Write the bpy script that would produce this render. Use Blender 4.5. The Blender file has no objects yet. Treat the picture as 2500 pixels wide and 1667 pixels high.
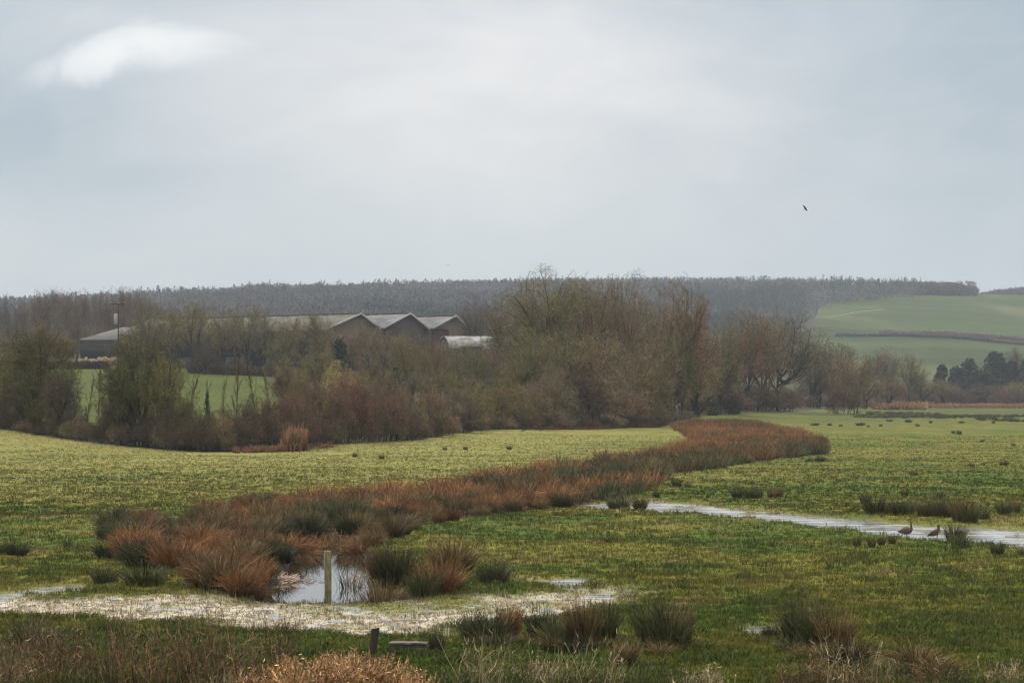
import bpy, math, random
import numpy as np
from math import radians
# ------------------------------------------------------------------ camera, world, sun
F, CX, HY, H = 5900.0, 1250.0, 950.0, 6.5       # focal length / horizon of the 2500 px wide view, eye height (m)
sc = bpy.context.scene
COL = sc.collection
cd = bpy.data.cameras.new('camera'); cam = bpy.data.objects.new('camera', cd); COL.objects.link(cam)
cam.location = (0, 0, H); cam.rotation_euler = (radians(90), 0, 0)
cd.sensor_width = 36; cd.lens = 36 * F / 2500; cd.shift_y = (HY - 833.5) / 2500
cd.clip_start = 0.5; cd.clip_end = 20000
cd.dof.use_dof = True; cd.dof.focus_distance = 115; cd.dof.aperture_fstop = 4.5
sc.camera = cam
SUN_EL, SUN_AZ = radians(38), radians(-50)      # azimuth from +Y (view direction), negative is left
w = bpy.data.worlds.new('World'); sc.world = w; w.use_nodes = True
nt = w.node_tree; nt.nodes.clear()
def N(nt, t, **k):
    n = nt.nodes.new(t)
    for a, v in k.items(): setattr(n, a, v)
    return n
out = N(nt, 'ShaderNodeOutputWorld'); bg = N(nt, 'ShaderNodeBackground'); bg.inputs[1].default_value = 0.1
sky = N(nt, 'ShaderNodeTexSky', sky_type='NISHITA', sun_disc=False, sun_elevation=SUN_EL, sun_rotation=SUN_AZ,
        air_density=1.0, dust_density=3.0, ozone_density=1.0)
tc = N(nt, 'ShaderNodeTexCoord')
L = nt.links.new
def mathn(op, a, b=None, c=None, clamp=False):
    m = N(nt, 'ShaderNodeMath', operation=op, use_clamp=clamp)
    for i, v in enumerate((a, b, c)):
        if v is None: continue
        if isinstance(v, (int, float)): m.inputs[i].default_value = v
        else: L(v, m.inputs[i])
    return m.outputs[0]
def rng_(v, a, b, c=0., d=1.):
    m = N(nt, 'ShaderNodeMapRange', interpolation_type='SMOOTHSTEP'); L(v, m.inputs[0])
    for i, q in enumerate((a, b, c, d)): m.inputs[i + 1].default_value = q
    return m.outputs[0]
sep = N(nt, 'ShaderNodeSeparateXYZ'); L(tc.outputs['Generated'], sep.inputs[0])
# direction -> angles on the sky: az = x/y , el = z/sqrt(x2+y2)
az = mathn('ARCTAN2', sep.outputs[0], sep.outputs[1])
el = mathn('ARCSINE', sep.outputs[2])
comb = N(nt, 'ShaderNodeCombineXYZ'); L(az, comb.inputs[0]); L(el, comb.inputs[1])
def noise(scale, detail, sx, sy, off=0., rough=.5, dist=0.):
    mp = N(nt, 'ShaderNodeMapping'); mp.inputs['Scale'].default_value = (sx, sy, 1); mp.inputs['Location'].default_value = (off, off * .7, off)
    L(comb.outputs[0], mp.inputs[0])
    n = N(nt, 'ShaderNodeTexNoise'); n.inputs['Scale'].default_value = scale; n.inputs['Detail'].default_value = detail
    n.inputs['Roughness'].default_value = rough; n.inputs['Distortion'].default_value = dist
    L(mp.outputs[0], n.inputs[0]); return n.outputs[0]
n1 = noise(5.5, 7, 1., 2.3, 3.1, .55, .5); n2 = noise(16, 6, 1, 2.0, 9.7, .6, .8)
# wide pale cloud sheet: centred a little left of the view axis, upper part
gx = mathn('DIVIDE', mathn('ADD', az, 0.03), 0.155); gy = mathn('DIVIDE', mathn('SUBTRACT', mathn('ADD', el, mathn('MULTIPLY', az, .12)), 0.125), 0.082)
g = mathn('ADD', mathn('MULTIPLY', gx, gx), mathn('MULTIPLY', gy, gy))
g = mathn('POWER', 2.718, mathn('MULTIPLY', g, -1.0))
sheet = mathn('ADD', mathn('MULTIPLY', g, 0.9), mathn('ADD', mathn('MULTIPLY', mathn('SUBTRACT', n1, 0.48), 1.25), mathn('MULTIPLY', mathn('SUBTRACT', n2, .5), .35)), clamp=True)
# the small bright torn cloud at upper left
ddx = mathn('ADD', az, 0.164); ddy = mathn('SUBTRACT', el, 0.1365)
rot = mathn('SUBTRACT', ddy, mathn('MULTIPLY', mathn('MINIMUM', ddx, .012), 0.32))
ddx = mathn('MULTIPLY', ddx, rng_(ddx, -.005, .03, 1., .6))
q = mathn('ADD', mathn('POWER', mathn('DIVIDE', ddx, 0.023), 2.), mathn('POWER', mathn('DIVIDE', rot, 0.0085), 2.))
q = mathn('ADD', q, mathn('MULTIPLY', mathn('SUBTRACT', n2, .5), 9.))
bright = mathn('MULTIPLY', rng_(q, 2.3, -.8), rng_(n2, .30, .62, .45, 1.))
zen = rng_(el, 0.25, 1.2)
mx = N(nt, 'ShaderNodeMix', data_type='RGBA'); L(sheet, mx.inputs[0])
mx.inputs[6].default_value = (3.2, 3.85, 4.4, 1); mx.inputs[7].default_value = (6.5, 6.45, 6.5, 1)
mh = N(nt, 'ShaderNodeMix', data_type='RGBA'); L(rng_(el, 0.11, 0.035, 0, .55), mh.inputs[0]); L(mx.outputs[2], mh.inputs[6])
mh.inputs[7].default_value = (5.35, 5.85, 6.15, 1)
m2 = N(nt, 'ShaderNodeMix', data_type='RGBA'); L(bright, m2.inputs[0]); L(mh.outputs[2], m2.inputs[6]); m2.inputs[7].default_value = (8.1, 8.1, 8.0, 1)
m3 = N(nt, 'ShaderNodeMix', data_type='RGBA'); L(zen, m3.inputs[0]); L(m2.outputs[2], m3.inputs[6]); m3.inputs[7].default_value = (15.4, 15., 14.2, 1)
m4 = N(nt, 'ShaderNodeMix', data_type='RGBA'); m4.inputs[0].default_value = 0.93; L(sky.outputs[0], m4.inputs[6]); L(m3.outputs[2], m4.inputs[7])
L(m4.outputs[2], bg.inputs[0]); L(bg.outputs[0], out.inputs[0])
w.cycles.sampling_method = 'MANUAL'; w.cycles.sample_map_resolution = 512
sd = bpy.data.lights.new('sun', 'SUN'); sd.energy = 1.4; sd.angle = radians(14); sd.color = (1, .93, .83)
so = bpy.data.objects.new('sun', sd); COL.objects.link(so)
so.rotation_euler = (radians(90) - SUN_EL, 0, -SUN_AZ + radians(180)); so.location = (0, 0, 300)
sc.view_settings.view_transform = 'Standard'; sc.view_settings.look = 'None'; sc.view_settings.exposure = 0.45; sc.view_settings.gamma = 1
sc.cycles.max_bounces = 5; sc.cycles.diffuse_bounces = 2; sc.cycles.glossy_bounces = 2; sc.cycles.transmission_bounces = 2
sc.cycles.volume_bounces = 0; sc.cycles.transparent_max_bounces = 4
sc.cycles.filter_width = 1.3; sc.cycles.use_denoising = True

# ------------------------------------------------------------------ helpers
def hash2(ix, iy, s):
    h = (ix.astype(np.int64) * 374761393 + iy.astype(np.int64) * 668265263 + s * 1442695041) & 0xffffffff
    h = ((h ^ (h >> 13)) * 1274126177) & 0xffffffff
    return ((h ^ (h >> 16)) & 0xffffff) / float(0xffffff)
def vn(x, y, s=0):
    x = np.asarray(x, float); y = np.asarray(y, float)
    ix = np.floor(x); iy = np.floor(y); fx = x - ix; fy = y - iy
    fx = fx * fx * (3 - 2 * fx); fy = fy * fy * (3 - 2 * fy)
    a = hash2(ix, iy, s); b = hash2(ix + 1, iy, s); c = hash2(ix, iy + 1, s); d = hash2(ix + 1, iy + 1, s)
    return (a + (b - a) * fx) * (1 - fy) + (c + (d - c) * fx) * fy
def fbm(x, y, s=0, o=4):
    t = 0; a = .5; n = 0; x = np.asarray(x, float); y = np.asarray(y, float)
    for i in range(o):
        c_, s_ = math.cos(.6 + i * .9), math.sin(.6 + i * .9); X_ = x * c_ - y * s_; Y_ = x * s_ + y * c_
        t = t + a * vn(X_ * 2.03 ** i + 17.3 * i, Y_ * 2.03 ** i - 9.1 * i, s + i); n += a; a *= .5
    return t / n
def mk(name, V, faces, mat, parent=None, col=None, smooth=False):
    """faces: array (m,k) or list of such arrays"""
    if not isinstance(faces, list): faces = [faces]
    faces = [np.asarray(f, np.int32) for f in faces if len(f)]
    V = np.asarray(V, np.float32).reshape(-1, 3)
    me = bpy.data.meshes.new(name)
    me.vertices.add(len(V)); me.vertices.foreach_set('co', V.ravel())
    li = np.concatenate([f.ravel() for f in faces]); tot = np.concatenate([np.full(len(f), f.shape[1]) for f in faces])
    me.loops.add(len(li)); me.loops.foreach_set('vertex_index', li)
    me.polygons.add(len(tot)); st = np.concatenate([[0], np.cumsum(tot)[:-1]])
    me.polygons.foreach_set('loop_start', st.astype(np.int32))
    me.polygons.foreach_set('loop_total', tot.astype(np.int32))
    if smooth: me.polygons.foreach_set('use_smooth', np.ones(len(tot), bool))
    if col is not None:
        c = np.ones((len(V), 4), np.float32); c[:, :3] = np.asarray(col, np.float32).reshape(-1, 3)
        at = me.color_attributes.new('Col', 'FLOAT_COLOR', 'POINT'); at.data.foreach_set('color', c.ravel())
    me.update(calc_edges=True)
    if mat: me.materials.append(mat)
    o = bpy.data.objects.new(name, me); COL.objects.link(o)
    if parent: o.parent = parent
    return o
def tag(o, label=None, cat=None, group=None, kind=None):
    if label: o['label'] = label
    if cat: o['category'] = cat
    if group: o['group'] = group
    if kind: o['kind'] = kind
    return o
def empty(name, loc=(0, 0, 0), rz=0):
    o = bpy.data.objects.new(name, None); COL.objects.link(o); o.location = loc; o.rotation_euler = (0, 0, rz); o.empty_display_size = .2
    return o
KIDS = {}
def kids(o): return list(o.children)
def copy_thing(o, pre, label=None, group=None):
    c = o.copy(); COL.objects.link(c)
    for ch in pre:
        k = ch.copy(); COL.objects.link(k); k.parent = c
    if label: c['label'] = label
    if group: c['group'] = group
    return c
def gp(px, py, z=0.):                                   # point of the ground plane seen at that pixel
    d = F * (H - z) / (py - HY); return ((px - CX) / F * d, d)
def norm(v): return v / np.maximum(np.linalg.norm(v, axis=-1, keepdims=True), 1e-9)
def tube(P, R, s=4):
    n, K, _ = P.shape
    T = norm(P[:, -1] - P[:, 0]); ref = np.where(np.abs(T[:, 2:3]) < .8, np.array([[0, 0, 1.]]), np.array([[1., 0, 0]]))
    A = norm(np.cross(T, ref)); B = np.cross(T, A)
    th = np.arange(s) / s * 2 * np.pi
    V = P[:, :, None, :] + R[:, :, None, None] * (np.cos(th)[None, None, :, None] * A[:, None, None, :] + np.sin(th)[None, None, :, None] * B[:, None, None, :])
    idx = np.arange(n * K * s).reshape(n, K, s); r = np.roll(idx, -1, axis=2)
    Fq = np.stack([idx[:, :-1], r[:, :-1], r[:, 1:], idx[:, 1:]], -1).reshape(-1, 4)
    cap = idx[:, -1].reshape(-1, s)
    return V.reshape(-1, 3), [Fq, cap]
def ribbon(P, Wd, rng, side=None):
    n, K, _ = P.shape
    T = norm(P[:, -1] - P[:, 0]); rv = rng.normal(size=(n, 3)) if side is None else side
    A = norm(np.cross(T, rv))
    V = np.stack([P - A[:, None] * Wd[..., None] / 2, P + A[:, None] * Wd[..., None] / 2], 2)
    idx = np.arange(n * K * 2).reshape(n, K, 2)
    Fq = np.stack([idx[:, :-1, 0], idx[:, :-1, 1], idx[:, 1:, 1], idx[:, 1:, 0]], -1).reshape(-1, 4)
    return V.reshape(-1, 3), Fq
def merge(parts):
    Vs, Fs, o = [], [], 0
    for V, fs in parts:
        if not isinstance(fs, list): fs = [fs]
        Vs.append(V); Fs += [np.asarray(f) + o for f in fs]; o += len(V)
    d = {}
    for f in Fs: d.setdefault(f.shape[1], []).append(f)
    return np.concatenate(Vs), [np.concatenate(v) for v in d.values()]
def box(x0, y0, z0, x1, y1, z1):
    V = np.array([[x, y, z] for z in (z0, z1) for y in (y0, y1) for x in (x0, x1)], float)
    return V, np.array([[0, 2, 3, 1], [4, 5, 7, 6], [0, 1, 5, 4], [2, 6, 7, 3], [0, 4, 6, 2], [1, 3, 7, 5]])
def lin(r, g, b): return tuple(((c / 255 + .055) / 1.055) ** 2.4 if c / 255 > .04 else c / 255 / 12.92 for c in (r, g, b))

# ------------------------------------------------------------------ materials
def mat_new(name):
    m = bpy.data.materials.new(name); m.use_nodes = True; t = m.node_tree
    b = t.nodes['Principled BSDF']; b.inputs['Specular IOR Level'].default_value = .25
    return m, t, b
def mat_col(name, rough=.8, noise_scale=0, amt=.3, obj=False, spec=.25, sheen_translucent=0.):
    """base colour = vertex colour (or object colour) with procedural variation"""
    m, t, b = mat_new(name)
    if obj:
        a = t.nodes.new('ShaderNodeObjectInfo'); src = a.outputs['Color']
        vc = t.nodes.new('ShaderNodeVertexColor'); vc.layer_name = 'Col'; mu = t.nodes.new('ShaderNodeVectorMath'); mu.operation = 'MULTIPLY'
        t.links.new(src, mu.inputs[0]); t.links.new(vc.outputs[0], mu.inputs[1]); src = mu.outputs[0]
    else:
        a = t.nodes.new('ShaderNodeVertexColor'); a.layer_name = 'Col'; src = a.outputs[0]
    if noise_scale:
        g = t.nodes.new('ShaderNodeNewGeometry'); n = t.nodes.new('ShaderNodeTexNoise'); n.inputs['Scale'].default_value = noise_scale
        n.inputs['Detail'].default_value = 4; t.links.new(g.outputs['Position'], n.inputs[0])
        r = t.nodes.new('ShaderNodeMapRange'); t.links.new(n.outputs[0], r.inputs[0])
        r.inputs[1].default_value = .3; r.inputs[2].default_value = .7; r.inputs[3].default_value = 1 - amt; r.inputs[4].default_value = 1 + amt
        mm = t.nodes.new('ShaderNodeVectorMath'); mm.operation = 'SCALE'; t.links.new(src, mm.inputs[0]); t.links.new(r.outputs[0], mm.inputs[3]); src = mm.outputs[0]
    t.links.new(src, b.inputs['Base Color']); b.inputs['Roughness'].default_value = rough; b.inputs['Specular IOR Level'].default_value = spec
    return m
def mat_plain(name, col, rough=.8, amt=.25, scale=3., spec=.3, stretch=(1, 1, 1), bump=0., col2=None):
    m, t, b = mat_new(name)
    tcn = t.nodes.new('ShaderNodeTexCoord'); mp = t.nodes.new('ShaderNodeMapping'); mp.inputs['Scale'].default_value = stretch
    t.links.new(tcn.outputs['Object'], mp.inputs[0])
    n = t.nodes.new('ShaderNodeTexNoise'); n.inputs['Scale'].default_value = scale; n.inputs['Detail'].default_value = 6; t.links.new(mp.outputs[0], n.inputs[0])
    cr = t.nodes.new('ShaderNodeValToRGB'); c2 = col2 or tuple(c * (1 - amt) for c in col)
    cr.color_ramp.elements[0].position = .35; cr.color_ramp.elements[1].position = .65
    cr.color_ramp.elements[0].color = (*c2, 1); cr.color_ramp.elements[1].color = (*col, 1)
    t.links.new(n.outputs[0], cr.inputs[0]); t.links.new(cr.outputs[0], b.inputs['Base Color'])
    b.inputs['Roughness'].default_value = rough; b.inputs['Specular IOR Level'].default_value = spec
    if bump:
        bp = t.nodes.new('ShaderNodeBump'); bp.inputs['Strength'].default_value = bump; bp.inputs['Distance'].default_value = .05
        t.links.new(n.outputs[0], bp.inputs['Height']); t.links.new(bp.outputs[0], b.inputs['Normal'])
    return m
M_TWIG = mat_col('twigs', .85, .9, .28, obj=True, spec=.1)
M_BARK = mat_col('bark', .9, 2.5, .35, obj=True, spec=.1)
M_RUSH = mat_col('rush_blades', .6, 0, spec=.25)
M_GRASS = mat_col('grass_blades', .7, 0, spec=.2)
M_LEAF = mat_col('evergreen_leaves', .6, .6, .35, obj=True, spec=.2)
M_WOOD = mat_col('far_wood', .9, .02, .18, spec=.05)
M_GOOSE = mat_col('goose_feathers', .7, 25, .25, spec=.2)
M_BIRD = mat_plain('dark_feathers', (.012, .012, .014), .6)
M_POST = mat_plain('weathered_post', (.36, .31, .17), .9, scale=4, stretch=(3, 3, .8), bump=.6, col2=(.17, .15, .06))
M_DPOST = mat_plain('dark_old_post', (.07, .045, .03), .95, scale=6, stretch=(3, 3, .8), bump=.6)
M_CUT = mat_plain('cut_wood', (.33, .27, .18), .9, scale=9)
M_PIPE = mat_plain('old_concrete', (.22, .19, .165), .9, scale=4, bump=.5, col2=(.13, .1, .09))
M_ROOF = mat_plain('fibre_cement_roof', (.185, .168, .125), .85, scale=.35, stretch=(1, 1, 1), col2=(.10, .09, .065))
M_ROOF2 = mat_plain('grey_roof_sheets', (.25, .24, .235), .8, scale=.3, col2=(.13, .12, .12))
M_ROOFD = mat_plain('dull_roof_sheets', (.17, .15, .14), .85, scale=.3, col2=(.15, .135, .13))
M_ROOFP = mat_plain('pale_curved_roof', (.40, .39, .37), .8, scale=.5, col2=(.18, .16, .14))
M_RIDGE = mat_plain('ridge_tiles', (.12, .09, .08), .9, scale=2)
M_BARGE = mat_plain('pale_barge_boards', (.45, .44, .42), .7, scale=1)
M_CLAD = mat_plain('dark_cladding', (.040, .038, .032), .85, scale=.6, stretch=(3, 3, .3))
M_GABLE = mat_plain('brown_gable_boards', (.115, .08, .058), .9, scale=.8, stretch=(3, 3, .3))
M_GABLE2 = mat_plain('dark_brown_gable_boards', (.06, .042, .038), .9, scale=.8, stretch=(3, 3, .3))
M_RED = mat_plain('rusty_red_sheets', (.13, .06, .042), .85, scale=.8)
M_STRAW = mat_plain('straw_bales', (.55, .43, .25), .95, scale=1.2, bump=.5, col2=(.3, .2, .12))
M_STEEL = mat_plain('galvanised_steel', (.42, .44, .42), .6, scale=2)
M_BEAK = mat_plain('orange_beak', (.55, .2, .05), .5)
M_LEG = mat_plain('pink_orange_legs', (.35, .14, .09), .6)
M_PATH = mat_plain('chalk_path', (.30, .29, .20), .95, scale=.2)

# ------------------------------------------------------------------ terrain
DK = np.array([0, 200, 250, 300, 400, 500, 600, 700, 900, 1040, 1200, 1400, 1800, 2200, 2600, 3000, 3300, 4000, 7500.])
PK = np.array([-500, 0, 300, 650, 1000, 1400, 1900, 2100, 2300, 2400, 2500, 2900.])
ZT = np.array([
 [0, 0, 0, 1.8, 5.0, 8.5, 11.8, 13, 20, 25, 30, 38, 56, 74, 84, 84, 80, 70, 60],
 [0, 0, 0, 1.8, 5.0, 8.5, 11.8, 13, 20, 25, 30, 38, 57, 76, 86, 84, 80, 70, 60],
 [0, 0, 0, 1.6, 4.8, 8.3, 11.6, 12.5, 19, 24, 30, 38, 60, 80, 93, 90, 85, 75, 60],
 [0, 0, -.2, .9, 4.2, 7.8, 11.2, 12.3, 17, 22, 28, 38, 62, 88, 101, 95, 90, 80, 60],
 [0, 0, 0, .1, 2.5, 6.0, 9.5, 12, 16, 21, 28, 38, 62, 90, 106, 100, 90, 80, 60],
 [0, 0, 0, 0, .5, 2., 5, 8, 13, 18, 26, 36, 62, 92, 112, 105, 95, 80, 60],
 [0, 0, 0, 0, 0, .1, .8, 2, 5, 9, 15, 24, 50, 84, 114, 105, 95, 80, 60],
 [0, 0, 0, 0, 0, 0, 0, 0, 0, .2, 4, 20, 45, 80, 112, 105, 95, 80, 60],
 [0, 0, 0, 0, 0, 0, 0, 0, 0, .1, 3, 19, 45, 78, 109, 107, 108, 90, 60],
 [0, 0, 0, 0, 0, 0, 0, 0, 0, 0, 3, 18, 43, 75, 109, 116, 124, 110, 60],
 [0, 0, 0, 0, 0, 0, 0, 0, 0, 0, 2, 16, 40, 71, 108, 122, 133, 120, 60],
 [0, 0, 0, 0, 0, 0, 0, 0, 0, 0, 2, 14, 36, 66, 104, 122, 135, 120, 60.]])
_dg = np.linspace(0, 7500, 1501); _pg = np.linspace(-500, 2900, 171)
_t = np.array([np.interp(_dg, DK, r) for r in ZT]); _t = np.array([np.interp(_pg, PK, _t[:, j]) for j in range(len(_dg))])  # (d, p)
_k = np.hanning(25); _k /= _k.sum(); _kp = np.hanning(9); _kp /= _kp.sum()
_s = np.apply_along_axis(lambda v: np.convolve(np.pad(v, 12, 'edge'), _k, 'valid'), 0, _t)
_wt = np.clip((_dg - 650) / 500, 0, 1)[:, None]; _t = _t * (1 - _wt) + _s * _wt
_t = np.apply_along_axis(lambda v: np.convolve(np.pad(v, 4, 'edge'), _kp, 'valid'), 1, _t)
def zbase(x, y):
    x = np.asarray(x, float); y = np.asarray(y, float)
    p = np.clip((CX + F * x / np.maximum(y, 1.) + 500) / 20, 0, 169.999); d = np.clip(y / 5, 0, 1499.999)
    i = d.astype(int); j = p.astype(int); a = d - i; b = p - j
    z = (_t[i, j] * (1 - a) + _t[i + 1, j] * a) * (1 - b) + (_t[i, j + 1] * (1 - a) + _t[i + 1, j + 1] * a) * b
    return z
def sdf(x, y, poly):
    """signed distance (m), negative inside"""
    P = np.asarray(poly, float); Q = np.roll(P, -1, 0); best = np.full(x.shape, 1e18); ins = np.zeros(x.shape, bool)
    for (ax, ay), (bx, by) in zip(P, Q):
        ex, ey = bx - ax, by - ay; t = np.clip(((x - ax) * ex + (y - ay) * ey) / (ex * ex + ey * ey + 1e-12), 0, 1)
        best = np.minimum(best, (x - ax - t * ex) ** 2 + (y - ay - t * ey) ** 2)
        c = ((ay > y) != (by > y)) & (x < (bx - ax) * (y - ay) / (by - ay + 1e-12) + ax); ins ^= c
    return np.where(ins, -1, 1) * np.sqrt(best)
WZ_POND = -.2
POND_PX = [(632, 1473), (630, 1452), (655, 1430), (690, 1405), (712, 1375), (714, 1340), (728, 1322), (800, 1316), (872, 1322), (884, 1352), (893, 1400), (902, 1438), (960, 1450), (1015, 1455), (1010, 1466), (905, 1473)]
POND = [gp(a, b) for a, b in POND_PX]
STREAM = [gp(a, b) for a, b in [(1400, 1234), (1480, 1226), (1600, 1224), (1700, 1233), (1850, 1248), (2000, 1262), (2120, 1272), (2280, 1287), (2400, 1289), (2620, 1303), (3700, 1345), (3700, 1400), (2620, 1352), (2500, 1343), (2400, 1335), (2340, 1327), (2250, 1320), (2170, 1314), (2050, 1295), (1900, 1278), (1780, 1265), (1700, 1258), (1600, 1248), (1500, 1243), (1410, 1240)]]
TRACK = [gp(a, b) for a, b in [(-1400, 1460), (-200, 1462), (100, 1464), (200, 1464), (400, 1456), (500, 1455), (600, 1470), (640, 1476), (900, 1476), (1000, 1468), (1150, 1464), (1300, 1457), (1400, 1450), (1500, 1444), (1560, 1455), (1520, 1478), (1400, 1500), (1250, 1522), (1100, 1542), (1000, 1556), (800, 1552), (600, 1542), (500, 1524), (300, 1512), (100, 1503), (-200, 1500), (-1400, 1498)]]
PUDS = [[gp(a, b) for a, b in q] for q in (
    [(-100, 1452), (0, 1450), (100, 1434), (200, 1430), (225, 1434), (215, 1441), (120, 1452), (0, 1462), (-100, 1466)],
    [(1310, 1418), (1390, 1412), (1440, 1412), (1432, 1428), (1390, 1442), (1330, 1432), (1240, 1414), (1255, 1408)],
    [(1430, 1452), (1460, 1446), (1525, 1449), (1515, 1460), (1470, 1466), (1420, 1462)],
    [(1790, 1538), (1840, 1530), (1925, 1531), (1930, 1542), (1870, 1548), (1850, 1556), (1810, 1552)])]
BAND = [gp(a, b) for a, b in [(265, 1300), (300, 1280), (430, 1280), (560, 1258), (640, 1242), (830, 1216), (1000, 1206), (1200, 1170), (1400, 1142), (1600, 1112), (1700, 1085), (1668, 1062), (1640, 1047), (1700, 1034), (1830, 1036), (1950, 1060), (2010, 1085), (2020, 1112), (1900, 1122), (1750, 1148), (1650, 1163), (1600, 1188), (1540, 1216), (1450, 1232), (1300, 1252), (1150, 1266), (1040, 1288), (985, 1312), (930, 1335), (885, 1342), (868, 1332), (800, 1330), (722, 1338), (700, 1372), (655, 1412), (632, 1452), (600, 1455), (495, 1442), (470, 1420), (400, 1400), (330, 1395), (262, 1370)]]
BANDP = BAND
def zone(x, y):
    x = np.asarray(x, float); y = np.asarray(y, float)
    wob = (fbm(x * 1.3, y * .6, 5, 3) - .5)
    tr = np.clip(.5 - (sdf(x, y, TRACK) + wob * 2.2) / 1.6, 0, 1)
    st = np.clip(.5 - (sdf(x, y, STREAM) + wob * 1.6) / 1.2, 0, 1)
    pd = np.clip(.5 - (np.minimum.reduce([sdf(x, y, p) for p in PUDS]) + wob * .9) / .6, 0, 1)
    po = sdf(x, y, POND) + wob * .35
    return tr, st, pd, po
def relief(x, y, zn=None):
    tr, st, pd, po = zone(x, y) if zn is None else zn
    x = np.asarray(x, float); y = np.asarray(y, float)
    near = np.clip((450 - y) / 250, 0, 1)
    big = (fbm(x * .12, y * .12, 40, 3) - .5) * .35 * np.clip((y - 40) / 60, 0, 1)
    lump = (fbm(x * 1.1, y * 1.1, 11, 3) - .5) * np.clip((330 - y) / 180, .25, 1); fine = fbm(x * 4.5, y * 3.0, 21, 2) - .5
    z = .11 + (lump * .17 + fine * .07 + np.maximum(big, -.05)) * near
    n = fbm(x * 1.7 + fine, y * .55, 31, 4) - .5; nt_ = fbm(x * 3.6 + lump, y * 1.9, 32, 4) - .5
    zt = .014 + nt_ * .13 + n * .05 + fine * .05
    zs = -.052 + (fbm(x * .55, y * .5, 35, 4) - .5) * .24 + nt_ * .08
    zp = -.025 + nt_ * .10 + n * .06
    z = z * (1 - tr) + zt * tr; z = z * (1 - st) + zs * st; z = z * (1 - pd) + zp * pd
    b = np.clip(.5 - po / .5, 0, 1); z = z * (1 - b) - .9 * b
    return z
def zg(x, y): return zbase(x, y) + relief(x, y)
# hedge line along the far side of the meadow (px, py on the plane)
HL = np.array([(-300, 1078), (0, 1080), (150, 1090), (300, 1098), (500, 1104), (650, 1101), (850, 1090), (1000, 1080), (1200, 1062), (1400, 1055), (1600, 1048), (1700, 1028), (1900, 1016), (2050, 1003), (2150, 994), (2900, 985)], float)
def hedge_d(px): return F * H / (np.interp(px, HL[:, 0], HL[:, 1]) - HY)
def mixc(a, b, t): t = np.clip(t, 0, 1)[..., None]; return a * (1 - t) + b * t
def gcol(x, y, zn=None):
    x = np.asarray(x, float); y = np.asarray(y, float)
    tr, st, pd, po = zone(x, y) if zn is None else zn
    px = CX + F * x / np.maximum(y, 1)
    C = lambda *c: np.array(c, float)
    lush = C(.074, .108, .010); yel = C(.245, .225, .060); oli = C(.152, .138, .018); brn = C(.19, .135, .045)
    n1 = fbm(x * .055, y * .055, 3, 3); n2 = fbm(x * .35, y * .22, 8, 4); n3 = fbm(x * 1.8, y * 1.2, 9, 3)
    dist = np.clip((y - 95) / 150, 0, 1) * np.clip((2050 - px) / 950, .04, 1)
    t = (n2 - .5) * 2.4 + (n1 - .5) * 2.0 + (n3 - .5) * 1.1
    base = mixc(lush, oli, .58 + t * .9 + dist * .6)
    base = mixc(base, yel, dist * 1.0 + t * .38 - .05)
    base = mixc(base, brn, ((fbm(x * .5, y * .3, 77, 3) - .62) * 3))
    farm = np.clip((y - 330) / 300, 0, 1); base = mixc(base, mixc(C(.135, .140, .032), C(.075, .088, .020), (fbm(x * .06, y * .03, 66, 4) - .38) * 4 + (px - 1800) / 900), farm * .85)
    hd = hedge_d(px); beh = (y > hd + 8)
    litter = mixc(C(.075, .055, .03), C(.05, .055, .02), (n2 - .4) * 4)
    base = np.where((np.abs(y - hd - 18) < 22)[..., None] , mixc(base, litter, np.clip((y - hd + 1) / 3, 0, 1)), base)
    fld = C(.066, .084, .006) * (1 + (n1[..., None] - .5) * .5)
    isf = (y > hd + 22) & (y < 640) & (px < 700)
    base = np.where(isf[..., None], mixc(fld, oli, (n3 - .55) * 1.5), base)
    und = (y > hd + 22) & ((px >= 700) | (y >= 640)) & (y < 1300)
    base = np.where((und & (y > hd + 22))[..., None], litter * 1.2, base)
    hill = y >= 1300
    hf = C(.050, .070, .013) * (1 + (fbm(x * .005, y * .02, 60, 4)[..., None] - .5) * 1.2)
    hf = mixc(hf, C(.17, .165, .06), (fbm(x * .01, y * .004, 61, 3) - .52) * 3)
    base = np.where(hill[..., None], hf, base)
    base = np.where((hill & (px < 1990))[..., None], C(.07, .06, .045), base)
    mud = mixc(C(.54, .475, .375), C(.33, .27, .18), (fbm(x * 3.6, y * 1.5, 15, 4) - .42) * 5); mud = mixc(mud, C(.17, .17, .05), (n2 - .56) * 5)
    base = mixc(base, mud, tr * 1.05)
    base = mixc(base, C(.22, .19, .12), pd * .8); base = mixc(base, mixc(C(.20, .16, .11), C(.10, .15, .03), (n3 - .5) * 6), st * .9)
    rim = np.clip(1 - np.abs(st - .12) * 8, 0, 1); base = mixc(base, C(.035, .10, .008), rim * .8)
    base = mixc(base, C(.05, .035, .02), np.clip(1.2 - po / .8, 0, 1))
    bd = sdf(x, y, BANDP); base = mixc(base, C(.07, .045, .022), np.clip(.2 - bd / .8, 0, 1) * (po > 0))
    return base * (.90 + .2 * n3[..., None])
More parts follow.
